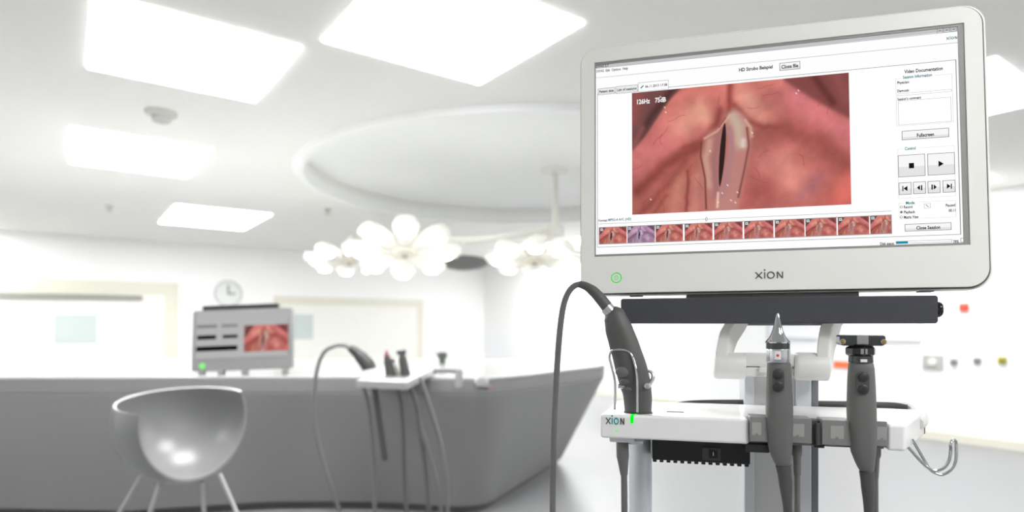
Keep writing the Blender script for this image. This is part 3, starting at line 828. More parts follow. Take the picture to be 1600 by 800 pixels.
uframe('mode_icon', (1444.2, 318.4), (1454.8, 325.6), (150, 150, 150), 0.0006, 5)
uline('mode_icon_mark', (1447, 320.2), (1451.5, 324), (80, 80, 80), 0.0009, 6)
utext('Paused', (1478.4, 321.6), (1493.4, 320.2), (30, 30, 30), 0.0047)
utext('00:11', (1483, 329.6), (1493.6, 328.6), (30, 30, 30), 0.0047)
ubutton((1413.8, 350.6), (1487.4, 359.8)); utext('Close Session', (1432, 357), (1469.6, 354.8), (10, 10, 10), 0.0056, 7)
# picture, slider and thumbnails
(pa, pz1), (pb, pz0) = S(986.3, 144.4), S(1330.2, 319.3)
picture('picture', pa, pb, pz0, pz1, YL(4), 380, 236, picm, scrn, 'picture_colour')
utext('126Hz', (994.5, 158.4), (1014.6, 156.4), (240, 240, 240), 0.0085, 6)
utext('75dB', (1022.6, 156), (1039.6, 153.8), (240, 240, 240), 0.0085, 6)
utext('Format:', (935.6, 343.4), (949.6, 342.6), (40, 40, 40), 0.0046)
utext('MPEG-4 AVC (HD)', (950.4, 342.6), (986.4, 340.4), TEAL, 0.0046)
_, zs_ = S(935.5, 348.6)
MB().box(S(935.5, 348.6)[0], S(1393, 330)[0], YL(3), YL(3) + .0001, zs_ - 0.0004, zs_ + 0.0004).build('slider_line', uic((150, 150, 150)), scrn)
xk, zk = S(1103.5, 342.2)
MB().prism_y(rrect(xk - 0.0017, xk + 0.0017, zs_ - 0.0035, zs_ + 0.0035, 0.0016, 4), YL(4), YL(4) + .0001).build('slider_knob', uic((92, 92, 92)), scrn)
MB().prism_y(rrect(xk - 0.0009, xk + 0.0009, zs_ - 0.0027, zs_ + 0.0027, 0.0008, 4), YL(5), YL(5) + .0001).build('slider_knob_face', uic((240, 240, 240)), scrn)
tx = [936.8, 980.3, 1024.2, 1069.4, 1115.5, 1162.4, 1210.2, 1258.2, 1309, 1359.8]
tx1 = [979.2, 1023.2, 1066.8, 1113, 1160, 1208.2, 1256.8, 1307, 1358.2, 1392.8]
_, tz1 = S(936.7, 354.6); _, tz0 = S(937, 379.6)
ths = [S(a, 355)[0] for a in tx]; the = [S(a, 355)[0] for a in tx1]
slits = [1.7, 1.3, 1.0, 0.5, 0, 0, 0, 0, 0, 0]
for i in range(10):
    full = the[0] - ths[0]
    crop = min(1.0, (the[i] - ths[i]) / (the[8] - ths[8])) if i == 9 else 1.0
    picture('thumbnail', ths[i], the[i], tz0, tz1, YL(4), 56, 36, picm, scrn, 'picture_colour', crop=crop, tint=(150, 148, 196) if i == 1 else None, slit=slits[i] * 1.5, fine=False)
    MB().add([(ths[i] + 0.002, YL(5), tz1 - 0.0055), (ths[i] + 0.0065, YL(5), tz1 - 0.0055), (ths[i] + 0.0065, YL(5), tz1 - 0.0015), (ths[i] + 0.002, YL(5), tz1 - 0.0015)], [(0, 1, 2, 3)]).build('thumbnail_tag', uic((220, 240, 240)), scrn)
    MB().box(ths[i] + 0.0027, ths[i] + 0.0058, YL(6), YL(6) + .0001, tz1 - 0.0044, tz1 - 0.0026).build('thumbnail_tag_mark', uic((20, 150, 160) if i != 1 else (40, 110, 200)), scrn)
holed_plate([(ths[0] - .0012, tz0 - .0012), (the[9] + .0012, tz0 - .0012), (the[9] + .0012, tz1 + .0012), (ths[0] - .0012, tz1 + .0012)], [[(ths[0], tz0), (the[9], tz0), (the[9], tz1), (ths[0], tz1)]], YL(3), YL(3) + .0001).build('thumbnail_strip_border', uic((150, 150, 150)), scrn)
# status line
utext('Disk space:', (1375.4, 381.4), (1397.5, 380), (40, 40, 40), 0.0046)
uframe('disk_bar', (1400, 377.4), (1488.4, 378.6), (130, 130, 130), 0.0005, 5)
urect('disk_bar_fill', (1400.4, 377.8), (1419, 381), (20, 140, 158), 6)
utext('78%', (1490, 378.6), (1499, 377.4), (60, 60, 60), 0.0044)
uframe('status_icon', (1501.6, 372.6), (1508.6, 379), (120, 120, 120), 0.0007, 5)
# power button, maker's mark and pads on the frame
def Mpx(px, py):                                         # place on the monitor front -> x,z
    Mi = MM.inverted(); o_ = Mi @ Vector((0, 0, EYE)); d_ = (Mi.to_3x3() @ Vector(((px - CX) / FPX, 1.0, (HY - py) / FPX)))
    t = (-0.001 - o_.y) / d_.y
    p_ = o_ + d_ * t
    return p_.x, p_.z
x_, z_ = Mpx(963, 434)
pb_ = MB().ring([(0.0080, 0), (0.0095, 0), (0.0095, .0006), (0.0080, .0006)], seg=40).xform(Matrix.Translation((x_, -0.001, z_)) @ T90).build('power_button', greenr, mon)
MB().ring([(0.0030, 0), (0.0037, 0), (0.0037, .0006), (0.0030, .0006)], seg=24).xform(Matrix.Translation((x_, -0.001, z_)) @ T90).build('power_symbol', greenr, pb_)
MB().box(x_ - 0.0004, x_ + 0.0004, -0.0016, -0.001, z_ - 0.0012, z_ + 0.0016).build('power_symbol_bar', greenr, pb_)
(lx0, lz0), (lx1, lz1) = Mpx(1180.5, 435.6), Mpx(1224, 423.5)
logo(mon, lx0, lz0, (lz1 - lz0) * 0.93, lx1 - lx0, logo_d, logo_d, -0.0016, -0.0009)
for px_ in ((983, 1004), (1442, 1466)):
    a_, b_ = Mpx(px_[0], 455)[0], Mpx(px_[1], 455)[0]
    MB().box(a_, b_, 0.012, 0.028, -0.0055, -0.0015).build('foot_pad', spks, mon, bevel=0.001)
a_, b_ = Mpx(1073, 455)[0], Mpx(1345, 452)[0]
MB().box(a_, b_, 0.008, 0.05, -0.0125, -0.003).build('mount_bar', mat('mount_bar_dark', (62, 62, 62), 0.5), mon, bevel=0.0015)

# ------------------------------------------------------------------ the cart
CF = Frame(0.363, 0.93, -14.3)
cart = empty('medical_cart', mtx=CF.mtx())
tag(cart, 'white endoscopy cart with tray shelf, grey holders and aluminium column', 'medical cart')
ZS = EYE - 0.143                                        # shelf top
TH = 0.038
n0, n1_ = CF.px(1171, 650, 0)[0], CF.px(1387, 660, 0)[0]
aR = CF.px(1415, 660)[0]
outl = [(-0.2285, 0.0), (n0, 0.0), (n0, 0.034), (n1_, 0.034), (n1_, 0.0), (aR, 0.0), (0.285, 0.155), (0.285, 0.19), (-0.215, 0.19)]
MB().prism(outl, ZS - TH, ZS).build('shelf', shelfw, cart, bevel=0.0045, seg=4)
MB().box(-0.125, -0.098, 0.052, 0.060, ZS - 0.002, ZS + 0.0004).build('slot', black, cart)
# light bar that bends over the front edge, small led, maker's mark
g0, g1 = CF.px(985, 644, 0), CF.px(990, 661.5, 0)
MB().box(g0[0], g1[0], -0.0010, 0.002, g1[2], ZS - 0.0015).build('status_light', green, cart, bevel=0.0006)
MB().add([(g0[0], -0.0010, ZS - 0.0015), (g1[0], -0.0010, ZS - 0.0015), (g1[0] + 0.001, 0.006, ZS + 0.0006), (g1[0] + 0.010, 0.016, ZS + 0.0006), (g0[0] + 0.007, 0.0125, ZS + 0.0006), (g0[0], 0.006, ZS + 0.0006)], [(0, 1, 2, 5), (2, 3, 4, 5)]).build('status_light_top', green, cart)
l0 = CF.px(963, 673, 0)
MB().lathe([(0.0, 0.0), (0.0013, 0.0), (0.0011, 0.0006), (0.0, 0.0007)], seg=12).xform(Matrix.Translation((l0[0], 0, l0[2])) @ T90).build('led', green, cart)
q0, q1 = CF.px(947, 662.4, 0), CF.px(976, 653.6, 0)
logo(cart, q0[0], q0[2], (q1[2] - q0[2]), q1[0] - q0[0], logo_d, logo_t, -0.0006, 0.0002)
# holders
MB().box(n0 + 0.001, n1_ - 0.001, 0.012, 0.0335, ZS - TH, ZS - 0.001).build('holder_rail', holderm, cart, bevel=0.001)
for (a, b, t, bt) in ((1171.5, 1201.5, 651, 691), (1223, 1268.5, 653, 693.5), (1284.5, 1330.5, 656, 697), (1354, 1386.5, 657.5, 698)):
    B0 = -0.006
    h0, h1 = CF.px(a, t, B0), CF.px(b, bt, B0)
    zt = ZS + 0.001
    blk = MB().box(h0[0], h1[0], B0, 0.028, h1[2], h0[2] if h0[2] < zt + 0.01 else zt).build('holder_block', holderm, cart, bevel=0.0012)
    w = h1[0] - h0[0]; hh = h0[2] - h1[2]
    k0, k1 = (0.28, 0.74)
    if a < 1180: k0, k1 = 0.12, 0.60
    if a > 1350: k0, k1 = 0.48, 0.98
    MB().box(h0[0] + w * k0, h0[0] + w * k1, B0 - 0.0004, B0 + 0.001, h1[2] + hh * 0.27, h1[2] + hh * 0.78).build('holder_plate', holderl, blk)
    MB().box(h0[0] + w * (k0 * 0.5 + k1 * 0.5) - 0.002, h0[0] + w * (k0 * 0.5 + k1 * 0.5) + 0.002, B0 - 0.0007, B0, h1[2] + hh * 0.27, h1[2] + hh * 0.34).build('holder_mark', holderm, blk)
gp = CF.px(1276, 670, 0.012)
MB().box(gp[0] - 0.0085, gp[0] + 0.0085, 0.008, 0.03, ZS - TH + 0.002, ZS + 0.0012).build('gap_cover', rubberd, cart, bevel=0.001)
MB().tube([(gp[0] + 0.002, 0.004, ZS - TH + 0.004), (gp[0] + 0.002, 0.004, ZS - 0.002)], 0.0055, smooth=0).build('gap_tube', rubber, cart, smooth=True)
MB().tube([(gp[0] - 0.006, 0.003, ZS - TH + 0.002), (gp[0] + 0.008, 0.003, ZS - TH + 0.002)], 0.003, smooth=0).build('gap_pin', blackg, cart, smooth=True)
# wire loop that guards the left handpiece
B = 0.010
loop = [CF.px(960.5, 640, B), CF.px(961, 600, B), CF.px(955.5, 572, B + 0.004), CF.px(952, 558, B + 0.006), CF.px(956, 548.5, B + 0.008), CF.px(970, 546, B + 0.008), CF.px(984, 551, B + 0.006), CF.px(991, 566, B + 0.004), CF.px(995.5, 590, B), CF.px(996, 644, B)]
MB().tube(loop, 0.0019, seg=12).build('wire_loop', chrome, cart, smooth=True)
# under the shelf on the left: socket plate, plug and cable
s = CF.scale(970, 0.03)
u0, u1 = CF.px(954, 685, 0.03), CF.px(992, 693, 0.03)
MB().box(u0[0], u1[0], 0.01, 0.05, ZS - TH - 0.008, ZS - TH + 0.001).build('socket_plate', alu, cart, bevel=0.002)
u2 = CF.px(1006, 693, 0.03)
MB().box(u1[0] - 0.01, u2[0], 0.02, 0.04, ZS - TH - 0.013, ZS - TH - 0.005).build('latch', satin, cart, bevel=0.003)
plug = [CF.px(972.5, 690, 0.03), CF.px(973, 714, 0.03), CF.px(973.5, 720, 0.03), CF.px(975, 742, 0.03)]
MB().tube(plug, [9.6 * s, 9.6 * s, 8.5 * s, 5.6 * s], seg=16, smooth=0).build('plug', rubber, cart, smooth=True)
pc = CF.px(975, 742, 0.03)
MB().tube([pc, (pc[0] + 0.001, 0.03, pc[2] - 0.1), (pc[0] + 0.004, 0.03, 0.5), (pc[0] + 0.06, 0.12, 0.24), (pc[0] + 0.12, 0.2, 0.2)], 0.0052, seg=12).build('plug_cable', cablem, cart, smooth=True)
# pole
s = CF.scale(1000, 0.12); pp_ = CF.px(1001, 700, 0.12)
MB().tube([(pp_[0], 0.12, 0.12), (pp_[0], 0.12, ZS - TH + 0.002)], 17.5 * s, seg=32, smooth=0).build('pole', alu, cart, smooth=True)
# power box
b0, b1 = CF.px(1019, 690, 0.05), CF.px(1164, 726, 0.05)
zb0 = b1[2]
pbx = MB().box(b0[0], b1[0] + 0.008, 0.05, 0.15, zb0, ZS - TH + 0.001).build('power_box', black, cart, bevel=0.002)
nr = 14
for k in range(nr):
    xx = b0[0] + 0.004 + (b1[0] - b0[0] - 0.001) * k / (nr - 1)
    MB().box(xx - 0.0032, xx + 0.0032, 0.052, 0.148, zb0 - 0.004, zb0 + 0.001).build('cooling_rib', black, pbx, bevel=0.001)
w0, w1 = CF.px(1097.5, 699, 0.05), CF.px(1126, 719.5, 0.05)
sw = MB().box(w0[0], w1[0], 0.047, 0.052, w1[2], w0[2]).build('power_switch', mat('switch_grey', (62, 63, 65), 0.4), pbx, bevel=0.001)
MB().box(w0[0] + 0.010, w1[0] - 0.005, 0.0455, 0.05, w1[2] + 0.004, w0[2] - 0.003).build('rocker', blackg, pbx, bevel=0.001)
xd = (w0[0] + 0.010 + w1[0] - 0.005) / 2
MB().box(xd - 0.0005, xd + 0.0005, 0.0450, 0.0456, (w0[2] + w1[2]) / 2 - 0.002, (w0[2] + w1[2]) / 2 + 0.004).build('switch_mark', white, pbx)
k0, k1 = CF.px(1163, 692, 0.02), CF.px(1200, 705, 0.02)
MB().box(k0[0], k1[0], 0.004, 0.06, k1[2], ZS - TH + 0.001).build('holder_bracket', mat('bracket_black', (40, 40, 41), 0.4), cart, bevel=0.002)
MB().box(b0[0] - 0.0022, b0[0] - 0.0005, 0.048, 0.06, zb0 + 0.004, ZS - TH + 0.001).build('box_edge', satin, cart)
# column: an aluminium profile with an inset grey panel and a dark flank
CB = 0.19
c0_, c1_, c2_, c3_, c4_ = [CF.px(x, 600, CB)[0] for x in (1163, 1179, 1243, 1268, 1280)]
ztop = CF.px(1200, 584, CB)[2]
MB().box(c0_, c1_, CB, CB + 0.08, 0.1, ztop).build('column_edge', alu, cart, bevel=0.002)
MB().box(c1_ + 0.0003, c2_, CB + 0.006, CB + 0.08, 0.1, ztop).build('column_panel', colgrey, cart)
MB().box(c2_ + 0.0003, c3_, CB, CB + 0.08, 0.1, ztop).build('column_edge', alu, cart, bevel=0.002)
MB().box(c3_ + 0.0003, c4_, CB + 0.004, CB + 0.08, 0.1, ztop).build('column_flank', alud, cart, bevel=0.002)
# base with castors, below the picture
MB().box(-0.24, 0.28, -0.02, 0.40, 0.10, 0.15).build('base', armw, cart, bevel=0.015)
for (x, y) in ((-0.2, 0.02), (0.24, 0.02), (-0.2, 0.36), (0.24, 0.36)):
    wh = MB().lathe([(0.0, -0.014), (0.045, -0.014), (0.05, -0.008), (0.05, 0.008), (0.045, 0.014), (0.0, 0.014)], seg=24).xform(Matrix.Translation((x, y, 0.05)) @ Matrix.Rotation(R(90), 4, 'Y')).build('castor_wheel', rubberd, cart, smooth=True)
    MB().box(x - 0.022, x + 0.022, y - 0.02, y + 0.02, 0.085, 0.1).build('castor_fork', alud, cart, bevel=0.003)
# rail handle round the back of the shelf
rail = [CF.px(1052, 633, 0.19), CF.px(1085, 629.5, 0.205), CF.px(1160, 629, 0.21), CF.px(1280, 631, 0.21), CF.px(1385, 633, 0.21), CF.px(1418, 636, 0.20)]
MB().tube(rail, [0.004, 0.005, 0.0055, 0.0055, 0.0055, 0.004], seg=12).build('rail_grip', rubberd, cart, smooth=True)
rail2 = [CF.px(1090, 628, 0.222), CF.px(1280, 629.5, 0.224), CF.px(1385, 632, 0.222), CF.px(1421, 637, 0.21), CF.px(1437, 648, 0.18), CF.px(1438, 658, 0.14), CF.px(1432, 662, 0.12)]
MB().tube(rail2, [0.004, 0.004, 0.006, 0.009, 0.011, 0.011, 0.010], seg=16).build('handle', armw, cart, smooth=True)
e0 = CF.px(1436, 660, 0.155)
MB().box(0.2852, 0.2872, 0.156, 0.188, ZS - 0.036, ZS - 0.003).build('end_strip', rubberd, cart, bevel=0.001)
# chrome double hook under the right end
h1p = [CF.px(1405, 684, 0.03), CF.px(1417, 697, 0.03), CF.px(1440, 722, 0.03), CF.px(1452, 732, 0.03), CF.px(1464, 735.5, 0.03), CF.px(1476, 730, 0.03), CF.px(1483, 719, 0.03), CF.px(1485.5, 704, 0.03), CF.px(1485.5, 692, 0.03), CF.px(1490, 687.5, 0.036), CF.px(1493.5, 690, 0.042), CF.px(1494, 704, 0.042), CF.px(1493, 721, 0.042), CF.px(1486, 734, 0.042), CF.px(1473, 741.5, 0.042), CF.px(1462, 739.5, 0.042), CF.px(1452, 732, 0.044), CF.px(1440, 712, 0.046), CF.px(1425, 686, 0.05)]
MB().tube(h1p, 0.0021, seg=12).build('hook', chrome, cart, smooth=True)
# yoke that carries the monitor
def barrel(pxa, pxb, pyc, b, r, name='yoke_barrel'):
    A, Bp = CF.px(pxa, pyc, b), CF.px(pxb, pyc, b)
    L_ = Bp[0] - A[0]
    M = Matrix.Translation(A) @ Matrix.Rotation(R(90), 4, 'Y')
    return MB().lathe([(0.0, 0.0), (r * 0.82, 0.0), (r * 0.96, 0.0025), (r, 0.006), (r, L_ - 0.002), (r * 0.97, L_), (0.0, L_)], seg=40).xform(M).build(name, armw, cart, smooth=True)
s = CF.scale(1150, 0.15)
barrel(1115, 1163.5, 571, 0.155, 21 * s)
barrel(1240, 1293, 572, 0.155, 21.5 * s)
m0, m1 = CF.px(1162, 552, 0.145), CF.px(1242, 572, 0.145)
MB().box(m0[0], m1[0], 0.143, 0.185, m1[2], m0[2]).build('yoke_bridge', armw, cart, bevel=0.002)
m0, m1 = CF.px(1162.5, 573.5, 0.145), CF.px(1242, 590, 0.145)
MB().box(m0[0], m1[0], 0.147, 0.20, m1[2], m0[2]).build('yoke_hinge', armw, cart, bevel=0.003)
m0, m1 = CF.px(1186, 573, 0.14), CF.px(1201, 583, 0.14)
MB().box(m0[0], m1[0], 0.138, 0.15, m1[2], m0[2]).build('hinge_lug', armw, cart, bevel=0.003)
def arm(rows, bf, bb):
    rings = []
    for (y, fl, fr, br) in rows:
        bl = br - (fr - fl) * 0.9
        fl_, fr_, br_, bl_ = CF.px(fl, y, bf), CF.px(fr, y, bf), CF.px(br, y, bb), CF.px(bl, y, bb)
        z = fl_[2]
        rings.append([(fl_[0], bf, z), (fr_[0], bf, z), (br_[0], bb, z), (bl_[0], bb, z)])
    return MB().loft(rings).build('yoke_arm', armw, cart, bevel=0.003, seg=3)
arm([(580, 1116, 1136, 1147), (552, 1117, 1136, 1147), (535, 1120, 1137.5, 1153), (518, 1124, 1140, 1164), (508, 1130, 1146, 1169), (490, 1140, 1156, 1178)], 0.138, 0.19)
arm([(584, 1275, 1294, 1300), (552, 1275.5, 1295, 1304), (535, 1276.5, 1297, 1309), (512, 1280.5, 1300, 1315), (505, 1284, 1304, 1317), (490, 1292, 1312, 1325)], 0.138, 0.19)
v0, v1 = CF.px(1150, 500, 0.178), CF.px(1320, 440, 0.178)
MB().box(v0[0], v1[0], 0.188, 0.205, v0[2] - 0.01, v1[2] + 0.1).build('monitor_plate', alud, cart, bevel=0.003)

# ------------------------------------------------------------------ soundbar
bb = 0.112
a0, a1 = CF.px(969.5, 500, bb), CF.px(1467, 500, bb)
zt_, zb_ = CF.px(1200, 464, bb)[2], CF.px(1200, 505.6, bb)[2]
sb = empty('soundbar', mtx=CF.mtx() @ Matrix.Translation((a0[0], bb, zb_)))
tag(sb, 'long black soundbar with fabric grille right under the monitor', 'soundbar')
W_, H_ = a1[0] - a0[0], zt_ - zb_
MB().prism_y(rrect(0, W_, 0, H_, 0.004), 0.003, 0.024).build('housing', spks, sb, bevel=0.002)
MB().prism_y(rrect(0.001, W_ - 0.001, 0.001, H_ - 0.001, 0.0035), 0, 0.003).build('grille', spk, sb, bevel=0.0008)
MB().lathe([(0.0, 0.0), (0.011, 0.0), (0.0125, 0.002), (0.0125, 0.005), (0.0105, 0.008), (0.0, 0.008)], seg=28).xform(Matrix.Translation((W_, 0.0135, H_ / 2)) @ Matrix.Rotation(R(90), 4, 'Y')).build('end_knob', blackg, sb, smooth=True)

# ------------------------------------------------------------------ handpieces in the cart
def handpiece(pos_px, b, label):
    a, _, _ = CF.px(pos_px, 640, b)
    e = empty('endoscope_handpiece', mtx=CF.mtx() @ Matrix.Translation((a, b, 0)))
    tag(e, label, 'handpiece', 'handpieces in the cart holders')
    o = Vector((a, b, 0))
    P = lambda px, py, bb_=b: tuple(Vector(CF.px(px, py, bb_)) - o)
    return e, P, CF.scale(pos_px, b)

def body_sections(P, s, rows, squash=0.9, seg=32, flat=2.6):
    """rows (y, left px, right px) -> superelliptic sections"""
    rings = []
    for (y, l, r) in rows:
        A, Bq = P(l, y), P(r, y)
        c_ = (Vector(A) + Vector(Bq)) / 2; rx = (Bq[0] - A[0]) / 2
        ring = []
        for k in range(seg):
            t = 2 * math.pi * k / seg
            cc, ss = math.cos(t), math.sin(t)
            ring.append((c_.x + rx * math.copysign(abs(cc) ** (2 / flat), cc), c_.y + rx * squash * math.copysign(abs(ss) ** (2 / flat), ss), c_.z))
        rings.append(ring)
    return MB().loft(rings)

# middle handpiece with chrome cone
e, P, s = handpiece(1217, 0.0, 'grey handpiece with pointed chrome cone tip, middle of the cart')
MB().lathe([(0.0, -1.0 * s * 46), (18.2 * s, -46 * s), (18.4 * s, -44 * s), (17.2 * s, -43 * s), (11.5 * s, -36 * s), (7.6 * s, -26 * s), (4.6 * s, -12 * s), (2.4 * s, -3 * s), (1.4 * s, 0.0), (0.0, 0.8 * s)], c=P(1215, 490), seg=40).build('cone_tip', chrome, e, smooth=True)
c_ = P(1215.5, 545)
MB().lathe([(0.0, 0.0), (17.4 * s, 0.0), (17.4 * s, 9 * s), (0.0, 9 * s)], c=c_, seg=40).build('glass_ring', smoke, e, smooth=True)
c_ = P(1216, 566)
cr = MB().lathe([(0.0, 0.0), (17.0 * s, 0.0), (17.6 * s, 1.5 * s), (17.6 * s, 19 * s), (17.0 * s, 21 * s), (0.0, 21 * s)], c=c_, seg=40).build('steel_collar', satin, e, smooth=True)
q = P(1212, 554.5)
MB().box(q[0] - 4.6 * s, q[0] + 4.6 * s, -18.6 * s, -14 * s, q[2] - 6.5 * s, q[2] + 6.5 * s).build('index_plate', white, cr, bevel=0.0006)
MB().lathe([(0.0, 0.0), (2.1 * s, 0.0), (2.1 * s, 0.0004), (0.0, 0.0004)], seg=16).xform(Matrix.Translation((q[0], -18.6 * s, q[2])) @ T90).build('index_dot', redm, cr)
body_sections(P, s, [(566, 1200, 1234), (568, 1199, 1235), (575, 1198.5, 1236), (600, 1197.5, 1237.5), (640, 1196.5, 1239), (665, 1197, 1239), (690, 1198.5, 1238), (705, 1202, 1237), (716, 1206, 1236), (724, 1210, 1235), (727.5, 1213, 1234.5)]).build('grip', rubber, e, smooth=True)
def buttons(P, s, e, px, py, front):
    q = P(px, py)
    MB().prism_y([(q[0] + x * s, q[2] + z * s) for x, z in rrect(-9, 9, -18, 18, 8.8)], front - 0.0006, front + 0.004).build('button_recess', rubberd, e, bevel=0.0004)
    for dz in (9, -9):
        MB().lathe([(0.0, 0.0), (7.2 * s, 0.0), (7.0 * s, 0.0014), (5 * s, 0.0022), (0.0, 0.0024)], seg=24).xform(Matrix.Translation((q[0], front - 0.0006, q[2] + dz * s)) @ T90 @ Matrix.Rotation(0, 4, 'Z')).build('button', blackg if False else mat('button_black', (50, 50, 51), 0.35), e, smooth=True)
buttons(P, s, e, 1212.5, 593, -0.0182)
MB().tube([P(1224, 727), P(1227, 750), P(1231, 800), P(1233, 860)], [11.5 * s, 10 * s, 6.5 * s, 5.6 * s], seg=16).build('strain_relief', rubberd, e, smooth=True)
q = P(1233, 860)
MB().tube([q, (q[0] + 0.004, 0.0, q[2] - 0.2), (q[0] + 0.02, 0.03, 0.55), (q[0] + 0.06, 0.14, 0.3), (q[0] + 0.03, 0.24, 0.2)], 0.0052, seg=12).build('cable', cablem, e, smooth=True)
q0 = P(1245, 692, 0.02); s2 = CF.scale(1245, 0.02)
MB().tube([P(1245, 690, 0.02), P(1245, 709, 0.02), P(1245.5, 714, 0.02), P(1246, 742, 0.02)], [7.6 * s2, 7.6 * s2, 6 * s2, 5.2 * s2], seg=14, smooth=0).build('plug', rubber, e, smooth=True)
q = P(1246, 742, 0.02)
MB().tube([q, P(1246, 800, 0.02), (q[0], q[1], 0.6), (q[0] - 0.01, q[1] + 0.1, 0.3), (q[0] - 0.02, q[1] + 0.16, 0.2)], 4.3 * s2, seg=12).build('plug_cable', cablem, e, smooth=True)

# right handpiece with smoked coupler head
e, P, s = handpiece(1346, 0.0, 'grey handpiece with wide smoked coupler head and brass screws, right end of cart')
c_ = P(1344, 537)
hd = MB()
A = [(-32, 0), (-28, -3), (28, -3), (32, 0), (32, 12), (29, 13.5), (-29, 13.5), (-32, 12)]
MB().loft([[(c_[0] + x * s, -13 * s, c_[2] + z * s) for x, z in A], [(c_[0] + x * s, 13 * s, c_[2] + z * s) for x, z in A]]).build('coupler_head', smoke, e, bevel=0.0015)
MB().box(c_[0] - 8 * s, c_[0] + 8 * s, -13.6 * s, 13 * s, c_[2] - 2 * s, c_[2] + 12.6 * s).build('coupler_stripe', mat('coupler_light_grey', (150, 150, 148), 0.3), e, bevel=0.0005)
for dx in (-28.5, 28.5):
    cup = MB().lathe([(0.0, 0.0), (4.4 * s, 0.0), (4.0 * s, 3 * s), (2.9 * s, 3.2 * s), (2.9 * s, 1.5 * s), (0.0, 1.5 * s)], seg=18).xform(Matrix.Translation((c_[0] + dx * s, -13 * s, c_[2] + 3.4 * s)) @ T90).build('screw_cup', satin, e, smooth=True)
    MB().lathe([(0.0, 0.0), (2.8 * s, 0.0), (2.4 * s, 2.6 * s), (0.0, 2.9 * s)], seg=14).xform(Matrix.Translation((c_[0] + dx * s, -14.6 * s, c_[2] + 3.4 * s)) @ T90).build('screw', brass, cup, smooth=True)
c_ = P(1345, 541)
MB().lathe([(0.0, 0.0), (17 * s, 0.0), (19 * s, 3 * s), (0.0, 7 * s)], c=c_, seg=32).build('neck_flange', blackg, e, smooth=True)
c_ = P(1344.5, 556)
MB().lathe([(0.0, 0.0), (17.6 * s, 0.0), (21.6 * s, 3 * s), (21.6 * s, 12 * s), (18 * s, 15 * s), (0.0, 15 * s)], c=c_, seg=8).build('knurled_nut', blackg, e, bevel=0.0008)
MB().box(c_[0] - 5 * s, c_[0] + 4 * s, -21.2 * s, -18 * s, c_[2] + 3.5 * s, c_[2] + 11.5 * s).build('nut_stripe', MATS['coupler_light_grey'], e)
c_ = P(1345, 566)
MB().lathe([(0.0, 0.0), (17.6 * s, 0.0), (17.0 * s, 10 * s), (0.0, 10 * s)], c=c_, seg=32).build('neck', smoke, e, smooth=True)
MB().box(c_[0] - 5 * s, c_[0] + 4 * s, -18.2 * s, -15 * s, c_[2] + 1 * s, c_[2] + 5.5 * s).build('index_mark', white, e)
body_sections(P, s, [(565.5, 1328, 1362), (568, 1326.5, 1364), (576, 1325.5, 1365.5), (600, 1324.5, 1367), (640, 1323.5, 1368.5), (665, 1324.5, 1369), (692, 1327.5, 1369), (708, 1330.5, 1368), (722, 1336, 1366.5), (732, 1341, 1365.5), (736, 1344, 1365)]).build('grip', rubber, e, smooth=True)
buttons(P, s, e, 1342.5, 597, -0.0182)
MB().tube([P(1354.5, 736), P(1356, 756), P(1358, 800), P(1359, 860)], [11 * s, 10 * s, 7.4 * s, 5.6 * s], seg=16).build('strain_relief', rubberd, e, smooth=True)
q = P(1359, 860)
MB().tube([q, (q[0] + 0.002, 0.0, q[2] - 0.2), (q[0] - 0.01, 0.03, 0.55), (q[0] - 0.04, 0.14, 0.3), (q[0] - 0.05, 0.24, 0.2)], 0.0052, seg=12).build('cable', cablem, e, smooth=True)
s2 = CF.scale(1368, 0.02)
MB().tube([P(1368, 696, 0.02), P(1368, 712, 0.02), P(1368, 716, 0.02), P(1367.5, 746, 0.02)], [7.6 * s2, 7.4 * s2, 5.8 * s2, 5 * s2], seg=14, smooth=0).build('plug', rubber, e, smooth=True)
q = P(1367.5, 746, 0.02)
MB().tube([q, P(1368, 800, 0.02), (q[0], q[1], 0.6), (q[0] - 0.02, q[1] + 0.1, 0.3), (q[0] - 0.04, q[1] + 0.16, 0.2)], 4.2 * s2, seg=12).build('plug_cable', cablem, e, smooth=True)

# left handpiece: leaning videoscope with hose
BV = 0.036
a, _, _ = CF.px(996, 640, BV)
e = empty('endoscope_handpiece', mtx=CF.mtx() @ Matrix.Translation((a, BV, 0)))
tag(e, 'dark leaning videoscope grip with long hose, standing in the left shelf end', 'handpiece', 'handpieces in the cart holders')
o_ = Vector((a, BV, 0))
P = lambda px, py, b=BV: tuple(Vector(CF.px(px, py, b)) - o_)
s = CF.scale(985, BV)
darkr = mat('scope_grip_dark', (84, 84, 83), 0.5, vary=0.04, scale=30, bump=0.05)
path = [(953, 485), (960, 495), (968, 518), (977, 545), (986, 575), (992, 598), (996, 618), (997, 646)]
rad = [11, 17.5, 21.5, 23, 24.5, 24, 22, 20.5]
MB().tube([P(*p) for p in path], [r * s for r in rad], seg=32, squash=0.8).build('grip', darkr, e, smooth=True)
MB().tube([P(948, 480.5), P(955, 488)], 10.6 * s, seg=28, smooth=0).build('steel_collar', satin, e, smooth=True)
MB().tube([P(951, 483), P(941, 470), (P(928, 456)), P(916, 447.5), P(905, 444)], [9.6 * s, 9.4 * s, 8.4 * s, 6.6 * s, 5.6 * s], seg=20).build('strain_relief', darkr, e, smooth=True)
MB().tube([P(906, 444), P(897, 447), P(888, 457), P(881, 475), P(876, 505), P(872, 550), P(868, 620), P(865, 700), P(863.5, 800), P(864, 950), P(880, 1150), P(920, 1300, 0.06), P(985, 1400, 0.14)], 5.0 * s, seg=14).build('hose', cablem, e, smooth=True)
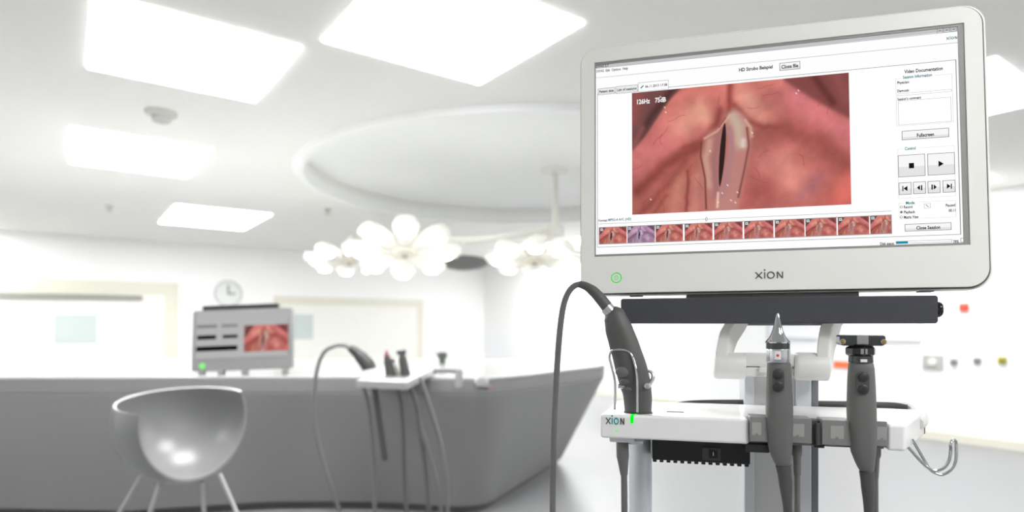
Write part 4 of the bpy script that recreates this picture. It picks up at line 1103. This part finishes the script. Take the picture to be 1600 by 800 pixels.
# thumb rest, buttons, side knob and lever
tb = P(973, 580)
MB().lathe([(0.0, 0.0), (11 * s, 0.0), (10 * s, 2 * s), (5 * s, 4 * s), (0.0, 4.6 * s)], seg=28).xform(Matrix.Translation((tb[0] + 1.5 * s, -16.5 * s, tb[2])) @ T90 @ Matrix.Diagonal((1.05, 0.75, 1, 1))).build('thumb_rest', mat('thumb_rest_grey', (104, 104, 103), 0.4), e, smooth=True)
for (px_, py_) in ((977.5, 594.5), (981, 606.5)):
    q = P(px_, py_)
    MB().lathe([(0.0, 0.0), (6.5 * s, 0.0), (6 * s, 1.6 * s), (3 * s, 2.4 * s), (0.0, 2.6 * s)], seg=20).xform(Matrix.Translation((q[0], -17.6 * s, q[2])) @ T90 @ Matrix.Diagonal((1.1, 0.6, 1, 1))).build('button', mat('scope_button', (92, 92, 92), 0.3), e, smooth=True)
kq = P(969, 604)
MB().tube([P(966, 603.5, BV - 0.012), P(976, 604.5, BV - 0.012)], [3.6 * s, 3.4 * s], seg=16, smooth=0).build('side_knob', satin, e, smooth=True)
MB().tube([P(1011, 607, BV - 0.006), P(1014, 602, BV - 0.006), P(1020, 592, BV - 0.004), P(1019, 583, BV - 0.002), P(1012, 579, BV)], [3.4 * s, 3.4 * s, 3.0 * s, 2.4 * s, 2.0 * s], seg=14).build('lever', satin, e, smooth=True)
MB().lathe([(0.0, 0.0), (5 * s, 0.0), (4.4 * s, 2.5 * s), (0.0, 3 * s)], seg=18).xform(Matrix.Translation(P(1011, 603, BV - 0.018)) @ T90).build('lever_pivot', satin, e, smooth=True)
q = P(997, 641)
MB().ring([(18 * s, 0.0), (22 * s, 0.0), (22 * s, 0.0012), (18 * s, 0.0012)], c=(q[0], 0.0, ZS), seg=32).build('seat_ring', rubberd, e, smooth=True)

# ------------------------------------------------------------------ small workstation on the counter
mg = mat('small_monitor_grey', (168, 168, 168), 0.45)
pM = at(376, 586, 4.3)
e = empty('small_monitor', (pM.x, pM.y, ZT), (0, 0, R(4)))
tag(e, 'small grey monitor with a red picture standing on the counter', 'monitor')
sc = 4.3 / FPX
Mt = Matrix.Translation((0, 0.02, 0.036)) @ Matrix.Rotation(R(-2.2), 4, 'Y') @ Matrix.Rotation(R(-9), 4, 'X')
wb, wt, hh = 77 * sc, 77 * sc, 97 * sc
hous = MB().loft([[(x, 0.0, z) for x, z in rrect(-wb, wb, 0, hh, 0.02, 4)], [(x, 0.05, z) for x, z in rrect(-wb, wb, 0, hh, 0.02, 4)]]).xform(Mt).build('housing', mat('small_housing', (112, 112, 112), 0.45), e, bevel=0.004)
scr2 = MB().box(-wb + 0.025, wb - 0.03, -0.003, 0.002, 0.085, hh - 0.015).xform(Mt).build('screen', mat('small_screen_grey', (182, 182, 182), emit=0.7), e)
def px2(px_, py_):
    return ((px_ - 375) * sc * 1.0, (579 - py_) * sc * 1.03)
for (a, b, c2, d2, colr) in ((305, 508, 336, 512.5, (122, 122, 122)), (343, 508, 368, 512.5, (132, 132, 132)), (306, 524, 335, 530.5, (14, 14, 14)), (345, 524.5, 368, 529.5, (16, 16, 16)), (305, 541, 368, 548.5, (10, 10, 10))):
    (x0, z1), (x1, z0) = px2(a, b), px2(c2, d2)
    MB().box(x0, x1, -0.0045, -0.0032, z0, z1).xform(Mt).build('screen_bar', uic(colr), scr2)
(x0, z1), (x1, z0) = px2(378, 511), px2(446, 552)
po = picture('picture', x0, x1, z0, z1, -0.0045, 60, 40, picm, scr2, 'picture_colour', slit=1.4, fine=False)
po.data.transform(Mt)
MB().lathe([(0.0, 0.0), (0.02, 0.0), (0.02, 0.004), (0.0, 0.004)], seg=20).xform(Mt @ Matrix.Translation((px2(315, 571)[0], -0.001, px2(315, 571)[1])) @ T90).build('power_button', mat('small_green', (120, 224, 120), emit=1.0), e)
MB().box(-64 * sc, 54 * sc, 0.01, 0.05, hh + 0.004, hh + 0.036).xform(Mt).build('top_bar', black, e, bevel=0.004)
for xx in (-62, -32, 4, 66):
    MB().box((xx - 4.5) * sc, (xx + 4.5) * sc, 0.015, 0.06, 0.0, 0.04).build('foot', mat('small_foot_grey', (120, 120, 120), 0.5), e, bevel=0.004)

# instrument tray that overhangs the counter edge
ZTR = 1.045
def onz(px_, py_, z):
    x, y = on_z(px_, py_, z); return (x, y)
quad = [on_z(556, 594, ZTR), on_z(636, 597, ZTR), on_z(683, 573.5, ZTR), on_z(600, 572, ZTR)]
tc_ = Vector((quad[0][0], quad[0][1], 0))
te = empty('instrument_tray', (tc_.x, tc_.y, ZT)); tag(te, 'light grey instrument tray overhanging the counter with hanging cables', 'tray')
O3 = Vector((tc_.x, tc_.y, ZT))
trm = mat('tray_grey', (158, 158, 158), 0.4)
tdk = mat('tray_dark', (84, 84, 84), 0.5)
MB().prism([(x - tc_.x, y - tc_.y) for x, y in quad], ZTR - 0.045 - ZT + 0.001, ZTR - ZT).build('tray_plate', trm, te, bevel=0.006)
rel = lambda v: tuple(Vector(v) - O3)
def tpath(pts, d0, d1=None):
    n = len(pts)
    return [rel(at(x, y, d0 + ((d1 if d1 else d0) - d0) * i / (n - 1))) for i, (x, y) in enumerate(pts)]
def to_floor(pts, d):
    x, y = pts[-1]
    A = [tuple(rel(at(px_, py_, d))) for px_, py_ in pts]
    l = A[-1]
    A += [(l[0], l[1] - 0.02, 0.2 - ZT), (l[0] + 0.02, l[1] - 0.08, 0.012 - ZT), (l[0] + 0.06, l[1] - 0.3, 0.012 - ZT)]
    return A
cabd = mat('hanging_cable_grey', (112, 112, 112), 0.5)
cabd2 = mat('hanging_cable_dark', (92, 92, 92), 0.5)
dt = 3.55
for pts, r, m in (
    ([(565, 595), (570, 612), (576, 640), (581, 684), (585, 742), (585, 800)], 0.011, cabd),
    ([(614, 596), (625, 620), (630, 670), (632, 742), (635, 800)], 0.012, cabd2),
    ([(632, 594), (648, 622), (658, 684), (666, 742), (670, 800)], 0.014, cabd2),
    ([(641, 600), (656, 660), (673, 718), (685, 764), (689, 800)], 0.011, cabd),
    ([(657, 590), (674, 640), (688, 691), (697, 742), (699, 800)], 0.011, cabd)):
    MB().tube(to_floor(pts, dt), r, seg=10).build('hanging_cable', m, te, smooth=True)
MB().tube(tpath([(584, 598), (594, 664), (602, 719)], dt), 0.019, seg=12).build('hanging_bar', tdk, te, smooth=True)
MB().box(*[v for pr in zip(rel(at(580, 602, dt)), rel(at(640, 594, dt + 0.12))) for v in sorted(pr)]).build('holder_bracket', tdk, te, bevel=0.005)
MB().box(*[v for pr in zip(rel(at(598, 598, dt - 0.02)), rel(at(641, 585, dt + 0.16))) for v in sorted(pr)]).build('holder_block', tdk, te, bevel=0.01)
# grab bracket right of the tray
brm = mat('bracket_grey', (150, 150, 150), 0.45)
MB().tube(tpath([(678, 577.5), (705, 578), (718, 578)], 4.02), 0.02, seg=8, smooth=0).build('bracket_arm', brm, te, bevel=0.002)
MB().box(*[v for pr in zip(rel(at(711, 606, 3.98)), rel(at(723.5, 575.5, 4.06))) for v in sorted(pr)]).build('bracket_leg', brm, te, bevel=0.004)
# handpieces on that tray
def small_thing(name, label, group='handpieces on the small tray'):
    x = empty(name, tuple(O3)); tag(x, label, 'handpiece', group); return x
dk = mat('far_grip_dark', (62, 62, 62), 0.5)
h = small_thing('endoscope_handpiece', 'small far videoscope with a thin hose arching left of the tray')
MB().tube(tpath([(546, 543), (556, 550), (566, 560), (575, 571), (577, 577)], 3.75), [0.02, 0.03, 0.04, 0.045, 0.045], seg=14).build('grip', dk, h, smooth=True)
MB().tube(to_floor([(547, 543.5), (538, 539.5), (524, 540), (507, 549), (496.5, 573), (491, 611), (491, 644), (496, 684), (507, 727), (521, 771), (531, 800)], 3.7), 0.0125, seg=10).build('hose', cabd, h, smooth=True)
h = small_thing('endoscope_handpiece', 'small far handpiece with a dark red pointed tip on the tray')
MB().tube(tpath([(604.5, 556), (607, 568), (611, 588)], 3.65), [0.018, 0.026, 0.034], seg=14).build('grip', dk, h, smooth=True)
MB().tube(tpath([(603.5, 547), (604.5, 556.5)], 3.65), [0.004, 0.016], seg=12, smooth=0).build('tip', mat('far_tip_red', (128, 60, 62), 0.4), h, smooth=True)
h = small_thing('endoscope_handpiece', 'small far handpiece with a flat T shaped head on the tray')
MB().tube(tpath([(628, 552), (630, 566), (634, 587)], 3.65), [0.017, 0.026, 0.032], seg=14).build('grip', dk, h, smooth=True)
MB().tube(tpath([(620, 551), (634, 549.5)], 3.65), [0.012, 0.014], seg=12, smooth=0).build('head', dk, h, smooth=True)
h = small_thing('endoscope_handpiece', 'short grey far handpiece squeezed between the two dark ones on the tray')
MB().tube(tpath([(614, 566), (617, 576), (620, 589)], 3.72), [0.014, 0.022, 0.028], seg=12).build('grip', mat('far_grip_grey', (140, 140, 134), 0.5), h, smooth=True)
MB().lathe([(0.0, 0.02), (0.012, 0.015), (0.014, 0.0), (0.0, 0.0)], c=tuple(rel(at(614, 565.5, 3.72))), seg=12).build('tip', dk, h, smooth=True)
# small fittings on the counter
p = at(752, 597, 4.06)
e = empty('water_fitting', p); tag(e, 'small chrome and dark fitting on the counter front edge beside the tray bracket', 'fitting')
MB().lathe([(0.0, 0.0), (0.045, 0.0), (0.05, 0.02), (0.035, 0.05), (0.0, 0.055)], seg=20).xform(T90).build('body', mat('fitting_grey', (168, 168, 168), 0.3, 0.3), e, smooth=True)
MB().tube([(-0.02, -0.05, -0.025), (0.05, -0.055, -0.03)], 0.016, smooth=0).build('nozzle', tdk, e, smooth=True)
MB().lathe([(0.0, 0.0), (0.013, 0.0), (0.012, 0.01), (0.0, 0.012)], c=(0.065, -0.055, -0.03), seg=12).build('cap', mat('fitting_red', (150, 80, 76), 0.4), e, smooth=True)
p = at(691, 562, 5.6); p.z = ZT
e = empty('desk_fitting', p); tag(e, 'tiny dark knob with a pale wing on the far counter top', 'fitting')
MB().lathe([(0.0, 0.0), (0.03, 0.0), (0.03, 0.04), (0.05, 0.06), (0.045, 0.1), (0.0, 0.11)], seg=18).build('knob', mat('knob_dark', (76, 80, 78), 0.4), e, smooth=True)
MB().tube([(-0.02, 0, 0.07), (-0.07, 0, 0.12), (-0.09, 0, 0.16)], [0.02, 0.025, 0.01], seg=10, squash=0.4).build('wing', mat('wing_pale', (200, 203, 203), 0.4), e, smooth=True)
